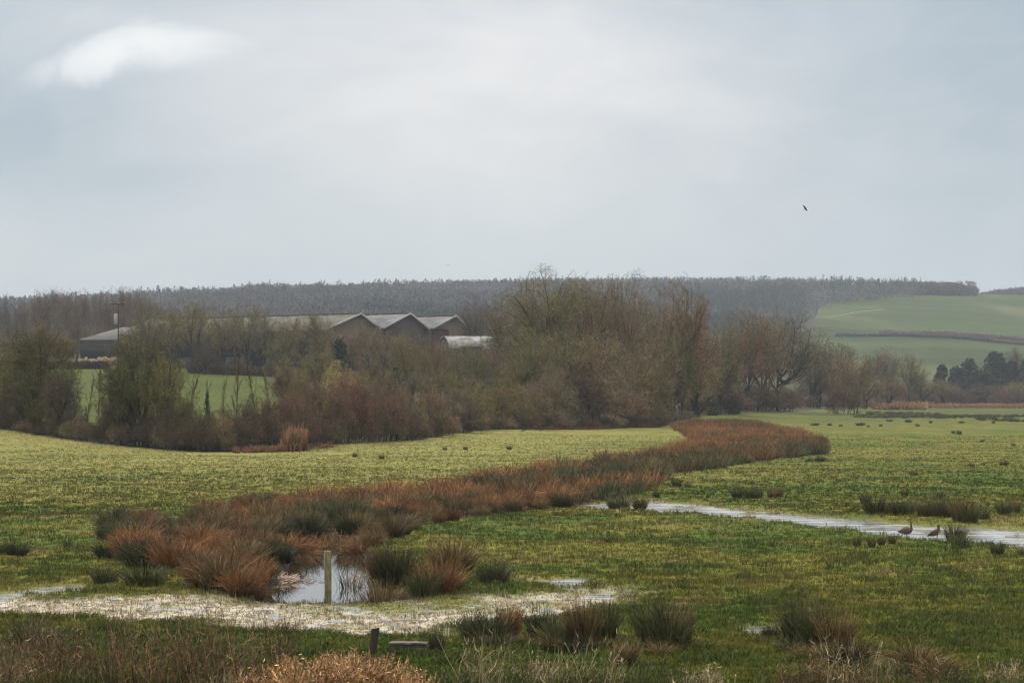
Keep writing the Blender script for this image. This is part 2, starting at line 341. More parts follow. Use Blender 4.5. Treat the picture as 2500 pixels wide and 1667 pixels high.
def sheet(name, pxs, ds, mat, z_off=0., near=True, kind='structure'):
    PX, D = np.meshgrid(pxs, ds); X = (PX - CX) / F * D; Y = D
    if near:
        zn = zone(X, Y); Z = zbase(X, Y) + relief(X, Y, zn); Cc = gcol(X, Y, zn)
    else:
        zz = (np.full(X.shape, 0.),) * 3 + (np.full(X.shape, 99.),)
        Z = zbase(X, Y) + z_off; Cc = gcol(X, Y, zz)
    n, m = PX.shape; idx = np.arange(n * m).reshape(n, m)
    Fq = np.stack([idx[:-1, :-1], idx[:-1, 1:], idx[1:, 1:], idx[1:, :-1]], -1).reshape(-1, 4)
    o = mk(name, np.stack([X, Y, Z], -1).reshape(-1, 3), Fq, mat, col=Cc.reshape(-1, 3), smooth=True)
    o['kind'] = kind; return o
def ground_mat(name, s1, bump):
    m, t, b = mat_new(name)
    a = t.nodes.new('ShaderNodeVertexColor'); a.layer_name = 'Col'
    g = t.nodes.new('ShaderNodeNewGeometry')
    n = t.nodes.new('ShaderNodeTexNoise'); n.inputs['Scale'].default_value = s1; n.inputs['Detail'].default_value = 6; n.inputs['Roughness'].default_value = .65
    t.links.new(g.outputs['Position'], n.inputs[0])
    r = t.nodes.new('ShaderNodeMapRange'); t.links.new(n.outputs[0], r.inputs[0])
    for i, q in enumerate((.3, .7, .72, 1.28)): r.inputs[i + 1].default_value = q
    mm = t.nodes.new('ShaderNodeVectorMath'); mm.operation = 'SCALE'; t.links.new(a.outputs[0], mm.inputs[0]); t.links.new(r.outputs[0], mm.inputs[3])
    t.links.new(mm.outputs[0], b.inputs['Base Color']); b.inputs['Roughness'].default_value = .85; b.inputs['Specular IOR Level'].default_value = .12
    if bump:
        bp = t.nodes.new('ShaderNodeBump'); bp.inputs['Strength'].default_value = .6; bp.inputs['Distance'].default_value = bump
        t.links.new(n.outputs[0], bp.inputs['Height']); t.links.new(bp.outputs[0], b.inputs['Normal'])
    return m
M_GROUND = ground_mat('meadow_turf', 2.2, .03); M_HILLG = ground_mat('hill_turf', .05, 0)
pys = np.concatenate([np.array([9000, 6000, 4500, 3600, 3000, 2600, 2300, 2100, 1950, 1850, 1780]), np.arange(1730, 1560, -1.4), np.arange(1560, 1400, -.6), np.arange(1400, 1200, -1.2), np.arange(1200, 1000, -1.0), np.arange(1000, 985, -.5)])
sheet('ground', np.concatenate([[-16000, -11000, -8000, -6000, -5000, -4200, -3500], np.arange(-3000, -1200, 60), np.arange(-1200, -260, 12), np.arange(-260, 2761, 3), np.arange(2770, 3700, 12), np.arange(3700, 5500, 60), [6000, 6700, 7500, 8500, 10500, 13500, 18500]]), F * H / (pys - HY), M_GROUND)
sheet('hills', np.concatenate([[-16000, -9000, -6000, -4000, -3000, -2200, -1600, -1200, -900], np.arange(-700, 3201, 20), [3400, 3700, 4100, 4700, 5500, 6500, 8500, 11500, 18500]]), np.concatenate([np.arange(1085, 4000, 15), np.arange(4000, 7400, 100)]), M_HILLG, z_off=-.05, near=False)
def water(name, poly, z, mat, grow=.9):
    P = np.array(poly); c = P.mean(0)
    from mathutils.geometry import tessellate_polygon
    from mathutils import Vector
    nrm = []
    for i in range(len(P)):
        a = P[i - 1]; b = P[(i + 1) % len(P)]; e = b - a; nn = np.array([e[1], -e[0]]) / (np.linalg.norm(e) + 1e-9); nrm.append(nn)
    nrm = np.array(nrm); area = sum(P[i - 1][0] * P[i][1] - P[i][0] * P[i - 1][1] for i in range(len(P)))
    if area < 0: nrm = -nrm
    P = P + nrm * grow
    tri = tessellate_polygon([[Vector((p[0], p[1], 0)) for p in P]])
    tri = [t if np.cross(P[t[1]] - P[t[0]], P[t[2]] - P[t[0]]) > 0 else (t[0], t[2], t[1]) for t in tri]
    o = mk(name, np.c_[P, np.full(len(P), z)], np.array(tri), mat); o['kind'] = 'structure'; return o
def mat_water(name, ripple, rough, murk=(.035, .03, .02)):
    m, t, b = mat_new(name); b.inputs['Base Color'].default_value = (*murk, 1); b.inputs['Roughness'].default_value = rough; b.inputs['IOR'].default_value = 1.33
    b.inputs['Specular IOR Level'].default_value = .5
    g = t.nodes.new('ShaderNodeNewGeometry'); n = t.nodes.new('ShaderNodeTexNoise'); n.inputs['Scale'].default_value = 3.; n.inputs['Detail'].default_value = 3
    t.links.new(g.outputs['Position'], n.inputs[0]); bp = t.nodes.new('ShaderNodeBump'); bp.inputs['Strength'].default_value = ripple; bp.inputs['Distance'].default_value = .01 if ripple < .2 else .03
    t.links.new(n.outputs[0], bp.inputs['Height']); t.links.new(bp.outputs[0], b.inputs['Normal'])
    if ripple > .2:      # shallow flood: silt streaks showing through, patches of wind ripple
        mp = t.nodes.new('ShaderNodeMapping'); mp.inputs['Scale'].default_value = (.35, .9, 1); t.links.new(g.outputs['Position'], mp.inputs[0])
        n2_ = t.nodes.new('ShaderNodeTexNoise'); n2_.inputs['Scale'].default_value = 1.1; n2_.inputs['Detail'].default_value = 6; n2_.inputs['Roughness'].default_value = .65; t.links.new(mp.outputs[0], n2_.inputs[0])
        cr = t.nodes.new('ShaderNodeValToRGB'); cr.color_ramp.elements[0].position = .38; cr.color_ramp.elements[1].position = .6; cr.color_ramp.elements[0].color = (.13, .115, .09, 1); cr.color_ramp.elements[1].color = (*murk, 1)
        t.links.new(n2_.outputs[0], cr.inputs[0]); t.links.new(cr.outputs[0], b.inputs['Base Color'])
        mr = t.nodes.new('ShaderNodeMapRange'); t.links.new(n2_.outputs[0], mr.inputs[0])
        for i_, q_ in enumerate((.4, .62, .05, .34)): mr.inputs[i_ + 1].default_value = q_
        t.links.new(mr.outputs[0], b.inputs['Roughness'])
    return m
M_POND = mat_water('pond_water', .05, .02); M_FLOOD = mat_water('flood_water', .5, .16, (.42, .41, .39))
water('pond_water', POND, WZ_POND, M_POND, .8)
water('stream_water', STREAM, 0, M_FLOOD); water('track_water', TRACK, 0, M_FLOOD, .5)
for p in PUDS: water('puddle_water', p, .001, M_FLOOD, .4)

# ------------------------------------------------------------------ grass blades on the meadow
rng = np.random.default_rng(7)
def in_px(x, y): return CX + F * x / y
def blades(name, n, d0, d1, hgt, wid, nb, label, seed, lumpy=True):
    r = np.random.default_rng(seed)
    py0, py1 = HY + F * H / d0, HY + F * H / d1
    py = r.uniform(py1, py0, n); px = r.uniform(-120, 2620, n); k_ = r.random(n) < .38; px = np.where(k_, np.where(r.random(n) < .5, r.uniform(-1000, -120, n), r.uniform(2620, 3500, n)), px); x, y = (px - CX) / F * (F * H / (py - HY)), F * H / (py - HY)
    tr, st, pd, po = zone(x, y); hd = hedge_d(px)
    lump = fbm(x * 1.1, y * 1.1, 11, 3); keep = (po > .15) & (y < hd + 1) & (r.random(n) > np.maximum(tr * .5, np.maximum(st * .93, pd * .96)))
    z0 = zg(x, y); keep &= z0 > .0
    x, y, z0, lump, tr = x[keep], y[keep], z0[keep], lump[keep], tr[keep]; n = len(x)
    c = gcol(x, y); hh = hgt * (.45 + 1.3 * np.clip(lump, .2, .85)) * (1 - .55 * tr)
    big_ = (lump > .62) & (r.random(n) < .8) & (y < 190); hh = np.where(big_, hh * 1.45, hh); c = np.where(big_[:, None], c * .55 + np.array([.030, .048, .010]) * .5, c)
    x = np.repeat(x, nb) + r.normal(0, .07, n * nb); y = np.repeat(y, nb) + r.normal(0, .07, n * nb); z0 = np.repeat(z0, nb); hh = np.repeat(hh, nb) * r.uniform(.5, 1.3, n * nb)
    cc = np.repeat(c, nb, 0) * r.uniform(.85, 1.15, (n * nb, 1)); dead = r.random(n * nb) < .08 + .75 * np.repeat(tr, nb); cc[dead] = cc[dead] * .4 + np.array([.26, .19, .07]) * .6
    a = r.uniform(0, 2 * np.pi, n * nb); ln = r.uniform(.15, .9, n * nb) * hh
    P = np.zeros((n * nb, 3, 3)); P[:, 0] = np.c_[x, y, z0 - .02]; P[:, 1] = np.c_[x + np.cos(a) * ln * .35, y + np.sin(a) * ln * .35, z0 + hh * .6]; P[:, 2] = np.c_[x + np.cos(a) * ln, y + np.sin(a) * ln, z0 + hh * .95]
    Wd = np.repeat(r.uniform(.6, 1.3, n * nb)[:, None] * wid, 3, 1) * np.array([1, .8, .12])
    V, Fq = ribbon(P, Wd, r)
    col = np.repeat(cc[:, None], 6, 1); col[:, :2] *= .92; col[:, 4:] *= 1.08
    o = mk(name, V, Fq, M_GRASS, col=col.reshape(-1, 3)); tag(o, label, None, None, 'stuff')
blades('grass', 194000, 52, 125, .10, .022, 4, 'short rough grass covering the wet meadow nearest the camera', 1)
blades('grass', 129000, 122, 330, .08, .045, 4, 'short yellow green grass on the far half of the meadow', 2)

# ------------------------------------------------------------------ rush tussocks
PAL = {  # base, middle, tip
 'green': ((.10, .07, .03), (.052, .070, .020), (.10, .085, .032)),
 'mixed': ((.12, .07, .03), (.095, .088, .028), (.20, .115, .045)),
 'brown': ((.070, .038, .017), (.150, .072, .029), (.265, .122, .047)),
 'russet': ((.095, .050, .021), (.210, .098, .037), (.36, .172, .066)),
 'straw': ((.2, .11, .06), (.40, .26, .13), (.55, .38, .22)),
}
def tuft(r, n, Ht, Rb, spread, pal, wid, K=4, messy=.2, flat=0.):
    b0, m0, t0 = (np.array(c) for c in PAL[pal])
    a = r.uniform(0, 2 * np.pi, n); rb = Rb * np.sqrt(r.random(n)); x0 = rb * np.cos(a); y0 = rb * np.sin(a)
    aa = a + r.normal(0, .5, n); lean = spread * (rb / Rb) * r.uniform(.5, 1.2, n) + np.abs(r.normal(0, .08, n))
    h = Ht * r.uniform(.4, 1.05, n) ** .8 * r.choice([1, 1, 1, 1.12], n) * (1 - (.48 if spread > .3 else .30) * (rb / Rb) ** 2)
    t = np.linspace(0, 1, K)[None]
    bend = np.abs(r.normal(0, messy, n))[:, None]
    rad = h[:, None] * (lean[:, None] * t + bend * t ** 2.5); zz = h[:, None] * (t - (bend * .5 + lean[:, None] * .15) * t ** 2.2 - flat * t ** 2)
    P = np.stack([x0[:, None] + np.cos(aa)[:, None] * rad, y0[:, None] + np.sin(aa)[:, None] * rad, np.maximum(zz, .02) - .05 * (t == 0)], -1)
    P += r.normal(0, .03, P.shape) * t[..., None]
    Wd = np.repeat(r.uniform(.7, 1.3, n)[:, None] * wid, K, 1) * np.linspace(1, .35, K)
    V, Fq = ribbon(P, Wd, r)
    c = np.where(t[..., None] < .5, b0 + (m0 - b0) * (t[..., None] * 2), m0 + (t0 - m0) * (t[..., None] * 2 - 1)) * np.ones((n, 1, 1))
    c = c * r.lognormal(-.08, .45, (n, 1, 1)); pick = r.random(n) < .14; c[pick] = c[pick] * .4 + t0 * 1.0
    return V, Fq, np.repeat(c[:, :, None], 2, 2).reshape(-1, 3)
TM = {}
def tm(pal, n, i, wid, shape):
    k = (pal, n, i, wid, shape)
    if k not in TM:
        r = np.random.default_rng(abs(hash((pal, n, i, shape))) % 99991 if False else (sum(map(ord, pal + shape)) * 31 + n + i * 977))
        sp, me, fl = {'dome': (.40, .17, .02), 'tight': (.24, .14, 0), 'floppy': (.42, .34, .05), 'flat': (1.1, .7, .25), 'mound': (.34, .2, 0)}[shape]
        V, Fq, c = tuft(r, n, 1., {'mound': .42, 'dome': .36, 'floppy': .30}.get(shape, .26), sp, pal, wid, messy=me, flat=fl)
        o = mk('rush_tussock', V, Fq, M_RUSH, col=c * (.55, .8, 1., 1.15, 1.35, .68)[i % 6]); TM[k] = o.data; bpy.data.objects.remove(o)
    return TM[k]
def tussock(px, py, hpx, pal='green', n=420, wide=1., wid=.020, shape='tight', label=None, group=None, name='rush_tussock', cat='rush tussock', z=None, x=None, y=None, r=random.Random(5)):
    if x is None: x, y = gp(px, py)
    s = hpx / (F / y) if hpx else wide
    me = tm(pal, n, r.randrange(6), wid, shape)
    o = bpy.data.objects.new(name, me); COL.objects.link(o)
    zz = float(zg(np.array([x]), np.array([y]))[0]) if z is None else z
    o.location = (x, y, zz - .03); o.rotation_euler = (r.uniform(-.06, .06), r.uniform(-.06, .06), r.uniform(0, 6.28)); o.scale = (s * wide, s * wide, s)
    tag(o, label, cat, group); return o
# the band of rushes: base outline on the ground
r = np.random.default_rng(21)
bx = np.array(BAND); pts = []
cell = {}
for _ in range(60000):
    x = r.uniform(bx[:, 0].min(), bx[:, 0].max()); y = r.uniform(bx[:, 1].min(), bx[:, 1].max()); pts.append((x, y))
pts = np.array(pts); s_ = sdf(pts[:, 0], pts[:, 1], BAND); okp = (s_ < 0) & (sdf(pts[:, 0], pts[:, 1], POND) > .35); pts = pts[okp]; s_ = s_[okp]
keep = []; occ = {}
for i, (x, y) in enumerate(pts):
    md = 1.2 + .45 * vn(x * .5, y * .5, 63) if y < 150 else 1.25 + .5 * vn(x * .4, y * .3, 63)
    k = (int(x // 1), int(y // 1))
    if all((x - a) ** 2 + (y - b) ** 2 > md * md for dx in (-1, 0, 1) for dy in (-1, 0, 1) for a, b in occ.get((k[0] + dx, k[1] + dy), ())):
        occ.setdefault(k, []).append((x, y)); keep.append(i)
pts = pts[keep]; s_ = s_[keep]
od = np.argsort(pts[:, 1]); pts = pts[od]; s_ = s_[od]
NB = 190
rr = random.Random(9)
for i in range(min(NB, len(pts))):
    x, y = pts[i]; px = in_px(x, y); n = vn(x * .35, y * .2, 91)
    edge = s_[i] > -.9
    pal = 'green' if n > .74 or (edge and px < 500 and rr.random() < .6) else 'mixed' if n > .45 else 'brown' if rr.random() < .75 else 'russet'
    left = px < 500
    lb = {'green': 'dark green rush tussock', 'mixed': 'olive and brown rush tussock', 'brown': 'brown rush tussock', 'russet': 'russet rush tussock'}[pal] + (' at the ragged left end of the long rush band' if left else ' in the rush band beside the small pond' if y < 105 else ' in the thick middle of the long rush band')
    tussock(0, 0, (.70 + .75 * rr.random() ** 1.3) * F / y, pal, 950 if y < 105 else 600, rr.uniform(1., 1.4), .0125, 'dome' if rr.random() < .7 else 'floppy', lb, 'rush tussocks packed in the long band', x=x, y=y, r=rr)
parts = []; cols = []
r2 = np.random.default_rng(5)
protos = {p: [tuft(r2, 110, 1., .42, .4, p, .03, K=3, messy=.25) for _ in range(5)] for p in ('green', 'mixed', 'brown', 'russet')}
for i in range(NB, len(pts)):
    x, y = pts[i]; px = in_px(x, y); n = fbm(np.array([x * .16]), np.array([y * .07]), 91, 2)[0] + rr.uniform(-.13, .13)
    low = (np.interp(px, [900, 1150, 1450, 1650, 1900, 2010], [1335, 1266, 1232, 1163, 1122, 1112]) - (HY + F * H / y)) < 12
    pal = 'green' if (low and rr.random() < .55) or n > .72 else 'mixed' if n > .56 else 'brown' if n > .44 else 'russet'
    V, Fq, c = protos[pal][rr.randrange(5)]; a = rr.uniform(0, 6.28); s = rr.uniform(.75, 1.6)
    R = np.array([[math.cos(a), -math.sin(a), 0], [math.sin(a), math.cos(a), 0], [0, 0, 1]]) * s
    parts.append((V @ R.T + np.array([x, y, 0.08]), Fq)); cols.append(c * rr.uniform(.6, 1.35))
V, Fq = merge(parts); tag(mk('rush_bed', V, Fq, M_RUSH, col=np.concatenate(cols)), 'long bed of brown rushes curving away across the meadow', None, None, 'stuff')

T = lambda lab, *a, **k: tussock(*a, label=lab, **k)
for q, (a, b, h_, p_) in enumerate([(728, 1332, 78, 'brown'), (752, 1322, 88, 'russet'), (785, 1322, 84, 'brown'), (820, 1324, 92, 'mixed'), (852, 1330, 84, 'mixed'), (880, 1338, 78, 'brown'), (700, 1352, 70, 'brown')]):
    T(['brown tussock at the back left corner of the pond', 'russet tussock hanging over the left back of the pond', 'drooping brown tussock at the head of the pond', 'olive tussock at the head of the pond', 'dark olive tussock at the back right of the pond', 'brown tussock at the back right corner of the pond', 'brown tussock leaning over the left pond edge'][q], a, b, h_, p_, n=520, wide=1.25, wid=.016, shape='floppy')
g_l = 'lone rush tussocks on the left of the meadow'
T('dark green rush tussock standing alone on the left meadow edge', 42, 1362, 48, 'green', wide=1.3, shape='dome')
T('dark rush tussock cut by the left edge of the view', 6, 1360, 42, 'green', wide=1.2, shape='dome')
T('faint little rush tuft right of the lone left tussock', 165, 1346, 26, 'green', n=220, wide=1.1)
T('round dark green tussock at the lower left tip of the rush band', 255, 1428, 58, 'green', wide=1.2, shape='dome')
T('broad dark green tussock just above the left end of the muddy track', 350, 1436, 72, 'green', wide=1.5, shape='dome')
T('rounded brown tussock on the left rim of the rush band', 315, 1375, 85, 'brown', wide=1.1, shape='dome')
T('small upright green tussock at the top left corner of the rush band', 288, 1275, 35, 'green')
T('large brown tussock overhanging the left side of the pond', 588, 1460, 108, 'brown', n=700, wid=.014, wide=.8, shape='floppy')
T('green brown tussock on the left bank of the pond', 545, 1450, 125, 'mixed', wide=1.1, shape='dome')
T('russet clump drooping into the left pond edge', 622, 1458, 62, 'russet', wide=1., shape='floppy')
T('tall olive tussock on the right bank of the pond', 926, 1452, 128, 'mixed', n=800, wid=.013, wide=.9, shape='dome')
T('tall green tussock behind the right pond bank', 972, 1436, 128, 'green', n=800, wid=.013, wide=.9, shape='dome')
T('brown streaked tussock right of the pond water', 944, 1418, 104, 'brown', n=700, wid=.013, wide=.9, shape='dome')
T('low green tussock at the right corner of the pond', 985, 1462, 72, 'green', wide=1.3, shape='dome')
T('domed olive brown tussock behind the russet one right of the pond', 1102, 1402, 100, 'mixed', n=900, wid=.013, wide=1.25, shape='dome')
T('big russet brown tussock right of the pond', 1075, 1456, 106, 'brown', n=900, wid=.013, wide=1.1, shape='dome')
T('green skirted tussock tucked left of the big russet tussock', 1032, 1462, 84, 'green', wide=1., shape='dome')
T('neat dark green tussock standing alone right of the pond', 1205, 1434, 76, 'green', n=700, wid=.013, wide=1.1, shape='dome')
T('dark green tussock at the near end of the flooded channel', 1512, 1242, 48, 'green', wide=1.3, shape='dome')
T('thin brown topped tussock beside the end of the flooded channel', 1562, 1246, 42, 'mixed', wide=1.2)
T('small green tuft right of the channel end', 1603, 1222, 26, 'green', n=200)
T('dark green tussock between rush band and flooded channel', 1652, 1196, 27, 'green', n=220, wide=1.4)
T('faint green tuft above the flooded channel', 1680, 1196, 22, 'green', n=160, wide=1.2)
for q, (a, b, h_, lab) in enumerate([(1800, 1222, 40, 'leftmost tuft in the short row of rushes above the channel'), (1826, 1224, 38, 'second tuft in the short rush row above the channel'), (1850, 1223, 40, 'dark middle tuft in the short rush row above the channel'), (1884, 1221, 34, 'brownish right tuft in the short rush row above the channel'), (1902, 1219, 30, 'thin rightmost tuft in the short rush row above the channel')]):
    T(lab, a, b, h_, 'green' if q < 3 else 'mixed', n=240, group='short row of rushes above the flooded channel')
for q, (a, b, h_, wd, lab) in enumerate([(2112, 1232, 34, 1., 'pale green tuft at the upper left of the right hand rush group'), (2134, 1262, 58, 1.1, 'tall dark leftmost tussock of the right hand rush group'), (2160, 1262, 36, 1.1, 'low brownish tuft beside the leftmost tussock of the right hand group'), (2192, 1264, 46, 1., 'dark tussock behind and left of the geese'), (2218, 1262, 44, 1., 'dark tussock directly behind the left goose'), (2256, 1268, 52, .9, 'upright tussock behind the gap between the geese'), (2284, 1267, 62, .8, 'tall thin tussock above the right goose'), (2312, 1269, 50, 1., 'brown based tussock behind the right goose'), (2346, 1280, 78, .8, 'tallest dark tussock right of the geese'), (2368, 1282, 60, .9, 'dark broad tussock beside the tallest one right of the geese'), (2402, 1276, 38, 1., 'small tussock at the right end of the rush group'), (2210, 1216, 24, 1., 'small distant tuft above the right hand rush group'), (2296, 1226, 26, 1., 'faint tuft on the grass above the geese'), (2452, 1262, 44, 1.1, 'tussock near the right edge above the channel'), (2478, 1258, 36, 1.1, 'twin tussock nearest the right edge above the channel')]):
    T(lab, a, b, h_, 'green' if q % 3 != 2 else 'mixed', n=260, wide=wd * 1.2, group='rush tussocks above the right end of the flooded channel')
for a, b, h_, wd, pal, lab in [(2332, 1328, 56, 1.3, 'green', 'dark tussock standing in the flooded channel right of the geese'), (2345, 1350, 50, 1.3, 'green', 'green tussock just below the channel at right'), (2092, 1345, 34, 1., 'green', 'thin green tuft below and left of the geese'), (2128, 1346, 30, 1., 'green', 'second thin tuft below the geese'), (2152, 1340, 34, .8, 'green', 'upright thin tuft below the geese'), (2178, 1338, 26, 1.2, 'mixed', 'brownish low tuft under the left goose'), (2436, 1362, 40, 1.2, 'green', 'dark tuft on the near bank of the channel at right'), (2495, 1362, 30, 1., 'green', 'tuft on the near channel bank at the right edge')]:
    T(lab, a, b, h_, pal, n=240, wide=wd)
for a, b, h_, wd, pal, sh, lab in [(1150, 1572, 78, .9, 'green', 'tight', 'left tuft of the foreground rush clump behind the track'), (1200, 1576, 96, 1., 'green', 'dome', 'dark middle tuft of the left foreground rush clump'), (1248, 1566, 92, .7, 'brown', 'tight', 'brown spiky tuft of the left foreground rush clump'),
    (1320, 1584, 92, .9, 'green', 'tight', 'leftmost tuft in the wide foreground rush clump'), (1368, 1594, 92, 1., 'green', 'dome', 'full dark tuft in the wide foreground rush clump'), (1424, 1596, 124, .8, 'mixed', 'tight', 'tallest brownish tuft in the wide foreground rush clump'), (1474, 1580, 108, .75, 'green', 'tight', 'right tuft in the wide foreground rush clump'),
    (1592, 1592, 118, .8, 'green', 'tight', 'left half of the dense foreground tussock right of centre'), (1628, 1596, 126, .85, 'green', 'dome', 'dense tall foreground tussock right of centre'), (1660, 1580, 96, .8, 'mixed', 'tight', 'brown fringed right side of the dense foreground tussock'),
    (1882, 1566, 42, 1., 'green', 'dome', 'small dark tussock beside the small right puddle'), (1945, 1588, 112, .8, 'green', 'tight', 'left tuft of the big foreground clump at right'), (1990, 1604, 128, .8, 'green', 'tight', 'tall middle tuft of the big foreground clump at right'), (2040, 1612, 116, .9, 'mixed', 'tight', 'brown tinged tuft of the big foreground clump at right'), (2075, 1640, 84, 1.2, 'mixed', 'floppy', 'sprawling lower right tuft of the big foreground clump'),
    (2235, 1650, 92, 1.2, 'mixed', 'floppy', 'dark brown tussock low at the bottom right'), (2290, 1672, 80, 1.2, 'mixed', 'floppy', 'brown tussock cut by the bottom edge at right'), (72, 1596, 90, .9, 'green', 'dome', 'dark green tussock among dead stems at bottom left'), (105, 1612, 84, .9, 'green', 'dome', 'second dark tussock among dead stems at bottom left'), (1065, 1612, 66, .7, 'green', 'tight', 'thin tuft right of the concrete culvert end'), (1530, 1640, 70, 1.1, 'mixed', 'tight', 'brown tuft low in the foreground below the dense tussock')]:
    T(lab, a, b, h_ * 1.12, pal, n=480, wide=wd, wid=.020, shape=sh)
for i, (a, b, h_) in enumerate([(1175, 1590, 50), (1225, 1592, 55), (1280, 1590, 48), (1345, 1604, 60), (1400, 1606, 66), (1455, 1600, 62), (1500, 1590, 45), (1570, 1600, 55), (1610, 1612, 62), (1680, 1596, 50), (1925, 1606, 58), (1968, 1620, 66), (2020, 1628, 62), (2062, 1622, 56), (2110, 1655, 60), (2180, 1660, 50), (2210, 1668, 60), (2330, 1672, 56), (40, 1618, 60), (140, 1620, 55)]):
    T('low brownish tuft skirting a larger foreground rush clump', a, b, h_, ['mixed', 'green', 'mixed'][i % 3], n=300, wide=1.3, wid=.014, shape='floppy', group='low tufts skirting the foreground rush clumps')
for a, b, h_, lab in [(866, 1117, 15, 'small grey green tuft on the pale field left of centre'), (932, 1124, 16, 'darker tuft on the pale field left of centre'), (1086, 1101, 12, 'left one of two tiny tufts on the pale field'), (1136, 1100, 13, 'right one of two tiny tufts on the pale field'), (1243, 1101, 15, 'tiny tuft by itself on the pale central field'), (992, 1128, 8, 'barely visible tuft on the pale field')]:
    T(lab, a, b, h_, 'mixed', n=140, wide=1.3, wid=.035)
for i, (a, b, h_, wd) in enumerate([(1990, 1040, 11, 2.2), (2025, 1040, 13, 2.4), (2052, 1042, 10, 1.6), (2100, 1040, 11, 1.8), (2120, 1044, 10, 1.8), (2150, 1042, 12, 2.2), (2172, 1030, 10, 1.8), (2240, 1042, 12, 1.8), (2218, 1032, 10, 2.2), (2272, 1034, 9, 1.8), (2348, 1034, 9, 2.2), (2425, 1034, 11, 1.6), (2342, 1062, 13, 1.6), (2328, 1060, 11, 1.4), (2398, 1080, 12, 1.6), (2474, 1090, 16, 1.4), (2372, 1142, 18, 1.3), (2400, 1140, 14, 1.3), (2450, 1140, 15, 1.3), (2232, 1165, 14, 1.3), (2002, 1130, 26, 1.3), (1975, 1130, 20, 1.3)]):
    T('dark rush tuft dotted over the far right meadow' if i < 20 else ['green tussock at the far right tip of the rush band', 'low green tussock under the right tip of the rush band'][i - 20], a, b, h_ * rr.uniform(.55, 1.25), 'green', n=160, wide=wd * rr.uniform(.5, 1.2), wid=.05, shape='mound',  group='dark rush tufts on the far right meadow' if i < 20 else None)
# farther dark rushes in drifts, and the buff reeds at the far edge
parts = []; cols = []
for _ in range(1500):
    px = rr.uniform(2080, 2640); py = rr.choice([rr.uniform(1008, 1020), rr.uniform(1015, 1032)]); x, y = gp(px, py)
    if vn(np.array([x * .05]), np.array([y * .035]), 44)[0] < .49 + max(0, (2250 - px)) * .0012 + max(0, py - 1020) * .02: continue
    V, Fq, c = protos['green'][rr.randrange(5)]; s = rr.uniform(.4, .8); parts.append((V * [1.5 * s, 1.5 * s, s] + [x, y, .1], Fq)); cols.append(c * rr.uniform(.7, 1.))
V, Fq = merge(parts); tag(mk('rush_drifts', V, Fq, M_RUSH, col=np.concatenate(cols)), 'dark drifts of rushes along the far right meadow', None, None, 'stuff')
parts = []; cols = []; strawp = [tuft(r2, 40, 1., .6, .3, 'straw', .09, K=3) for _ in range(4)]
for _ in range(1500):
    px = rr.uniform(2140, 2700); py = rr.uniform(987, 997) if px > 2255 else rr.uniform(984, 1001)
    if px > 2255 and rr.random() < .25: continue
    x, y = gp(px, py); V, Fq, c = strawp[rr.randrange(4)]; s = rr.uniform(1.2, 2.) * (1.3 if px < 2255 else .8)
    parts.append((V * [1.6 * s, 1.6 * s, s] + [x, y, 0], Fq)); cols.append(c * (.62, .48, .42) * rr.uniform(.8, 1.15))
for _ in range(260):
    px = rr.choice([rr.uniform(590, 740), rr.gauss(717, 12), rr.gauss(717, 14), rr.uniform(560, 830)]); x = gp(px, np.interp(px, HL[:, 0], HL[:, 1]) + 1); y = x[1] - rr.uniform(.5, 5); x = (px - CX) / F * y
    V, Fq, c = strawp[rr.randrange(4)]; s = 2.4 * math.exp(-((px - 717) / 18) ** 2) * rr.uniform(.4, 1.1) + rr.uniform(.3, 1.)
    parts.append((V * [.5 * s, .5 * s, s] + [x, y, 0], Fq)); cols.append(c * (.62, .5, .42) * rr.uniform(.7, 1.1))
for _ in range(330):
    px = rr.uniform(1300, 1720); y = hedge_d(px) - rr.uniform(-2, 5); x = (px - CX) / F * y
    V, Fq, c = protos[rr.choice(['russet', 'mixed', 'brown'])][rr.randrange(5)]; s = rr.uniform(.4, 1.5); parts.append((V * [s, s, s] + [x, y, 0], Fq)); cols.append(c * (.8, .8, .85))
V, Fq = merge(parts); tag(mk('dead_reeds', V, Fq, M_RUSH, col=np.concatenate(cols)), 'buff and russet dead reeds along the foot of the far hedge', None, None, 'stuff')

# ------------------------------------------------------------------ trees
def spawn(r, P, R, n, t0, t1, ratio, ang, up, K, wob, rad=.62, taper=.25, tpow=.5, lmin=0.):
    Np, K0, _ = P.shape
    plen = np.linalg.norm(np.diff(P, axis=1), axis=2).sum(1)
    i = np.repeat(np.arange(Np), n); m = len(i)
    t = t0 + (t1 - t0) * ((np.tile(np.arange(n), Np) + r.random(m)) / n)
    f = t * (K0 - 1); a = np.minimum(f.astype(int), K0 - 2); b = (f - a)[:, None]
    pos = P[i, a] * (1 - b) + P[i, a + 1] * b; d = norm(P[i, a + 1] - P[i, a]); rr_ = R[i, a] * (1 - b[:, 0]) + R[i, a + 1] * b[:, 0]
    q = norm(np.cross(d, r.normal(size=(m, 3)))); an = np.radians(r.normal(ang, ang * .25, m))[:, None]
    dn = norm(d * np.cos(an) + q * np.sin(an)); ln = np.maximum(plen[i] * ratio * (1 - tpow * t) * r.uniform(.6, 1.3, m), lmin)
    Q = np.zeros((m, K, 3)); Q[:, 0] = pos
    for k in range(1, K):
        dn = norm(dn + r.normal(0, wob, (m, 3)) + np.array([0, 0, up])); Q[:, k] = Q[:, k - 1] + dn * (ln / (K - 1))[:, None]
    return Q, (rr_ * rad)[:, None] * np.linspace(1, taper, K)[None]
